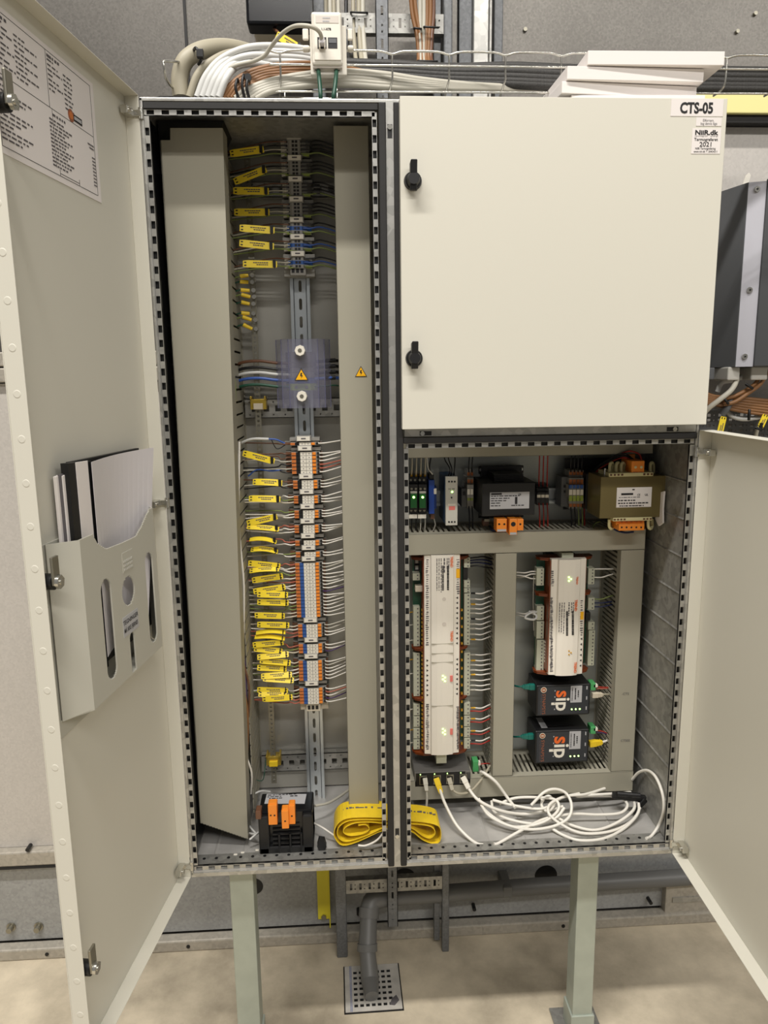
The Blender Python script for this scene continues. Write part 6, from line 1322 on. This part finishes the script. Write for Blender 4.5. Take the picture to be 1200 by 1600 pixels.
b = MB(); b.plate('y', .31, .312, xc0, xc1, zlo, 2.55, H); b.box(xc0, xc0+.0015, .31, .322, zlo, 2.55); b.box(xc1-.0015, xc1, .31, .322, zlo, 2.55); b.build('center_strut', 'galv_blue', t_)
# drain pipe
t_ = thing('drain_pipe', 'grey plastic drain pipe coming along the wall and turning down over the floor grate', 'pipe', fl(580, 1555, 0))
Hp = [at(1300, 1352, .38), at(1060, 1371, .375), at(850, 1384, .365), at(690, 1396, .35), at(620, 1401, .345)]
MB().tube(spline(Hp, 4), .0215, 20).build('horizontal_pipe', 'pipe', t_)
e0 = [Hp[-1], at(598, 1402, .343), at(582, 1408, .335), at(577, 1424, .32)]; MB().tube(spline(e0, 6), .0245, 20).build('elbow', 'pipe', t_)
pb = fl(581, 1557, .02)
p1, p2, p3 = at(576, 1424, .32), at(574, 1484, .262), at(578, 1530, .222); 
MB().cyl(at(577, 1418, .325), at(576, 1434, .312), .0262, 24).build('socket_ring', 'pipe', t_, bevel=.003)
MB().cyl(at(576, 1430, .315), p2, .0215, 24, .0235).build('down_pipe', 'pipe', t_); MB().cyl(at(574, 1474, .271), at(574, 1486, .262), .0255, 24).build('socket_ring', 'pipe', t_, bevel=.002)
MB().cyl(p2, p3, .0195, 24, .0225).build('down_pipe', 'pipe', t_); MB().cyl(p3, pb, .0225, 24, .0165).build('end_spout', 'pipe', t_, bevel=.001)
q = at(791, 1380, .36); b = MB(); b.box(q.x-.012, q.x+.012, .338, .41, q.z-.026, q.z+.004); b.build('pipe_clip', 'pipe', t_, bevel=.003)
# grate
g_ = [fl(540, 1584, 0), fl(629, 1577, 0), fl(621, 1507, 0), fl(538, 1512, 0)]
ux = ((g_[1]-g_[0])+(g_[2]-g_[3]))/2; Lx = ux.length; ang = math.atan2(ux.y, ux.x); Ly = ((g_[3]-g_[0]).length+(g_[2]-g_[1]).length)/2
t_ = thing('floor_grate', 'square pale metal floor grate with square holes below the drain pipe', 'grate', (g_[0].x, g_[0].y, .0), rot=(0, 0, ang)); H = []
for i in range(7):
    for j in range(7): x = .0215+i*(Lx-.038)/7; y = .012+j*(Ly-.022)/7; H.append((x, x+.0090, y, y+.0090))
b = MB(); b.plate('z', .0022, .004, 0, Lx, 0, Ly, H); b.build('plate', 'grate_metal', t_)
MB().box(-.003, Lx+.003, -.003, Ly+.003, .0003, .0015).build('frame', 'black', t_)
for x in (.0125, .0155): MB().box(x, x+.001, 0, Ly, .0040, .0043).build('blue_line', 'wire_blue', t_)
MB().prism([(Lx-.03, .012), (Lx-.018, .01), (Lx-.006, .024), (Lx-.012, .04), (Lx-.024, .03)], 'z', .0040, .0044).build('rust_patch', 'ink_soft', t_)
# yellow flat bar bolted to the skirting
xa, xb = at(496, 1400, .395).x, at(515, 1400, .395).x; zt5, zb5 = at(505, 1345, .395).z, at(505, 1436, .395).z
t_ = thing('flat_bar', 'bright yellow flat steel bar bolted to the wall base behind the cabinet', 'bar', ((xa+xb)/2, .395, zb5)); b = MB(); b.box(xa, xb, .395, .4, zb5, zt5+.1); b.box(xb-.002, xb+.001, .385, .4, zb5-.02, zt5+.1); b.build('bar', 'yellow_bar', t_)
q = at(506, 1432, .394); MB().cyl((q.x, .3935, q.z), (q.x, .388, q.z), .007, 6).build('bolt', 'nickel', t_)
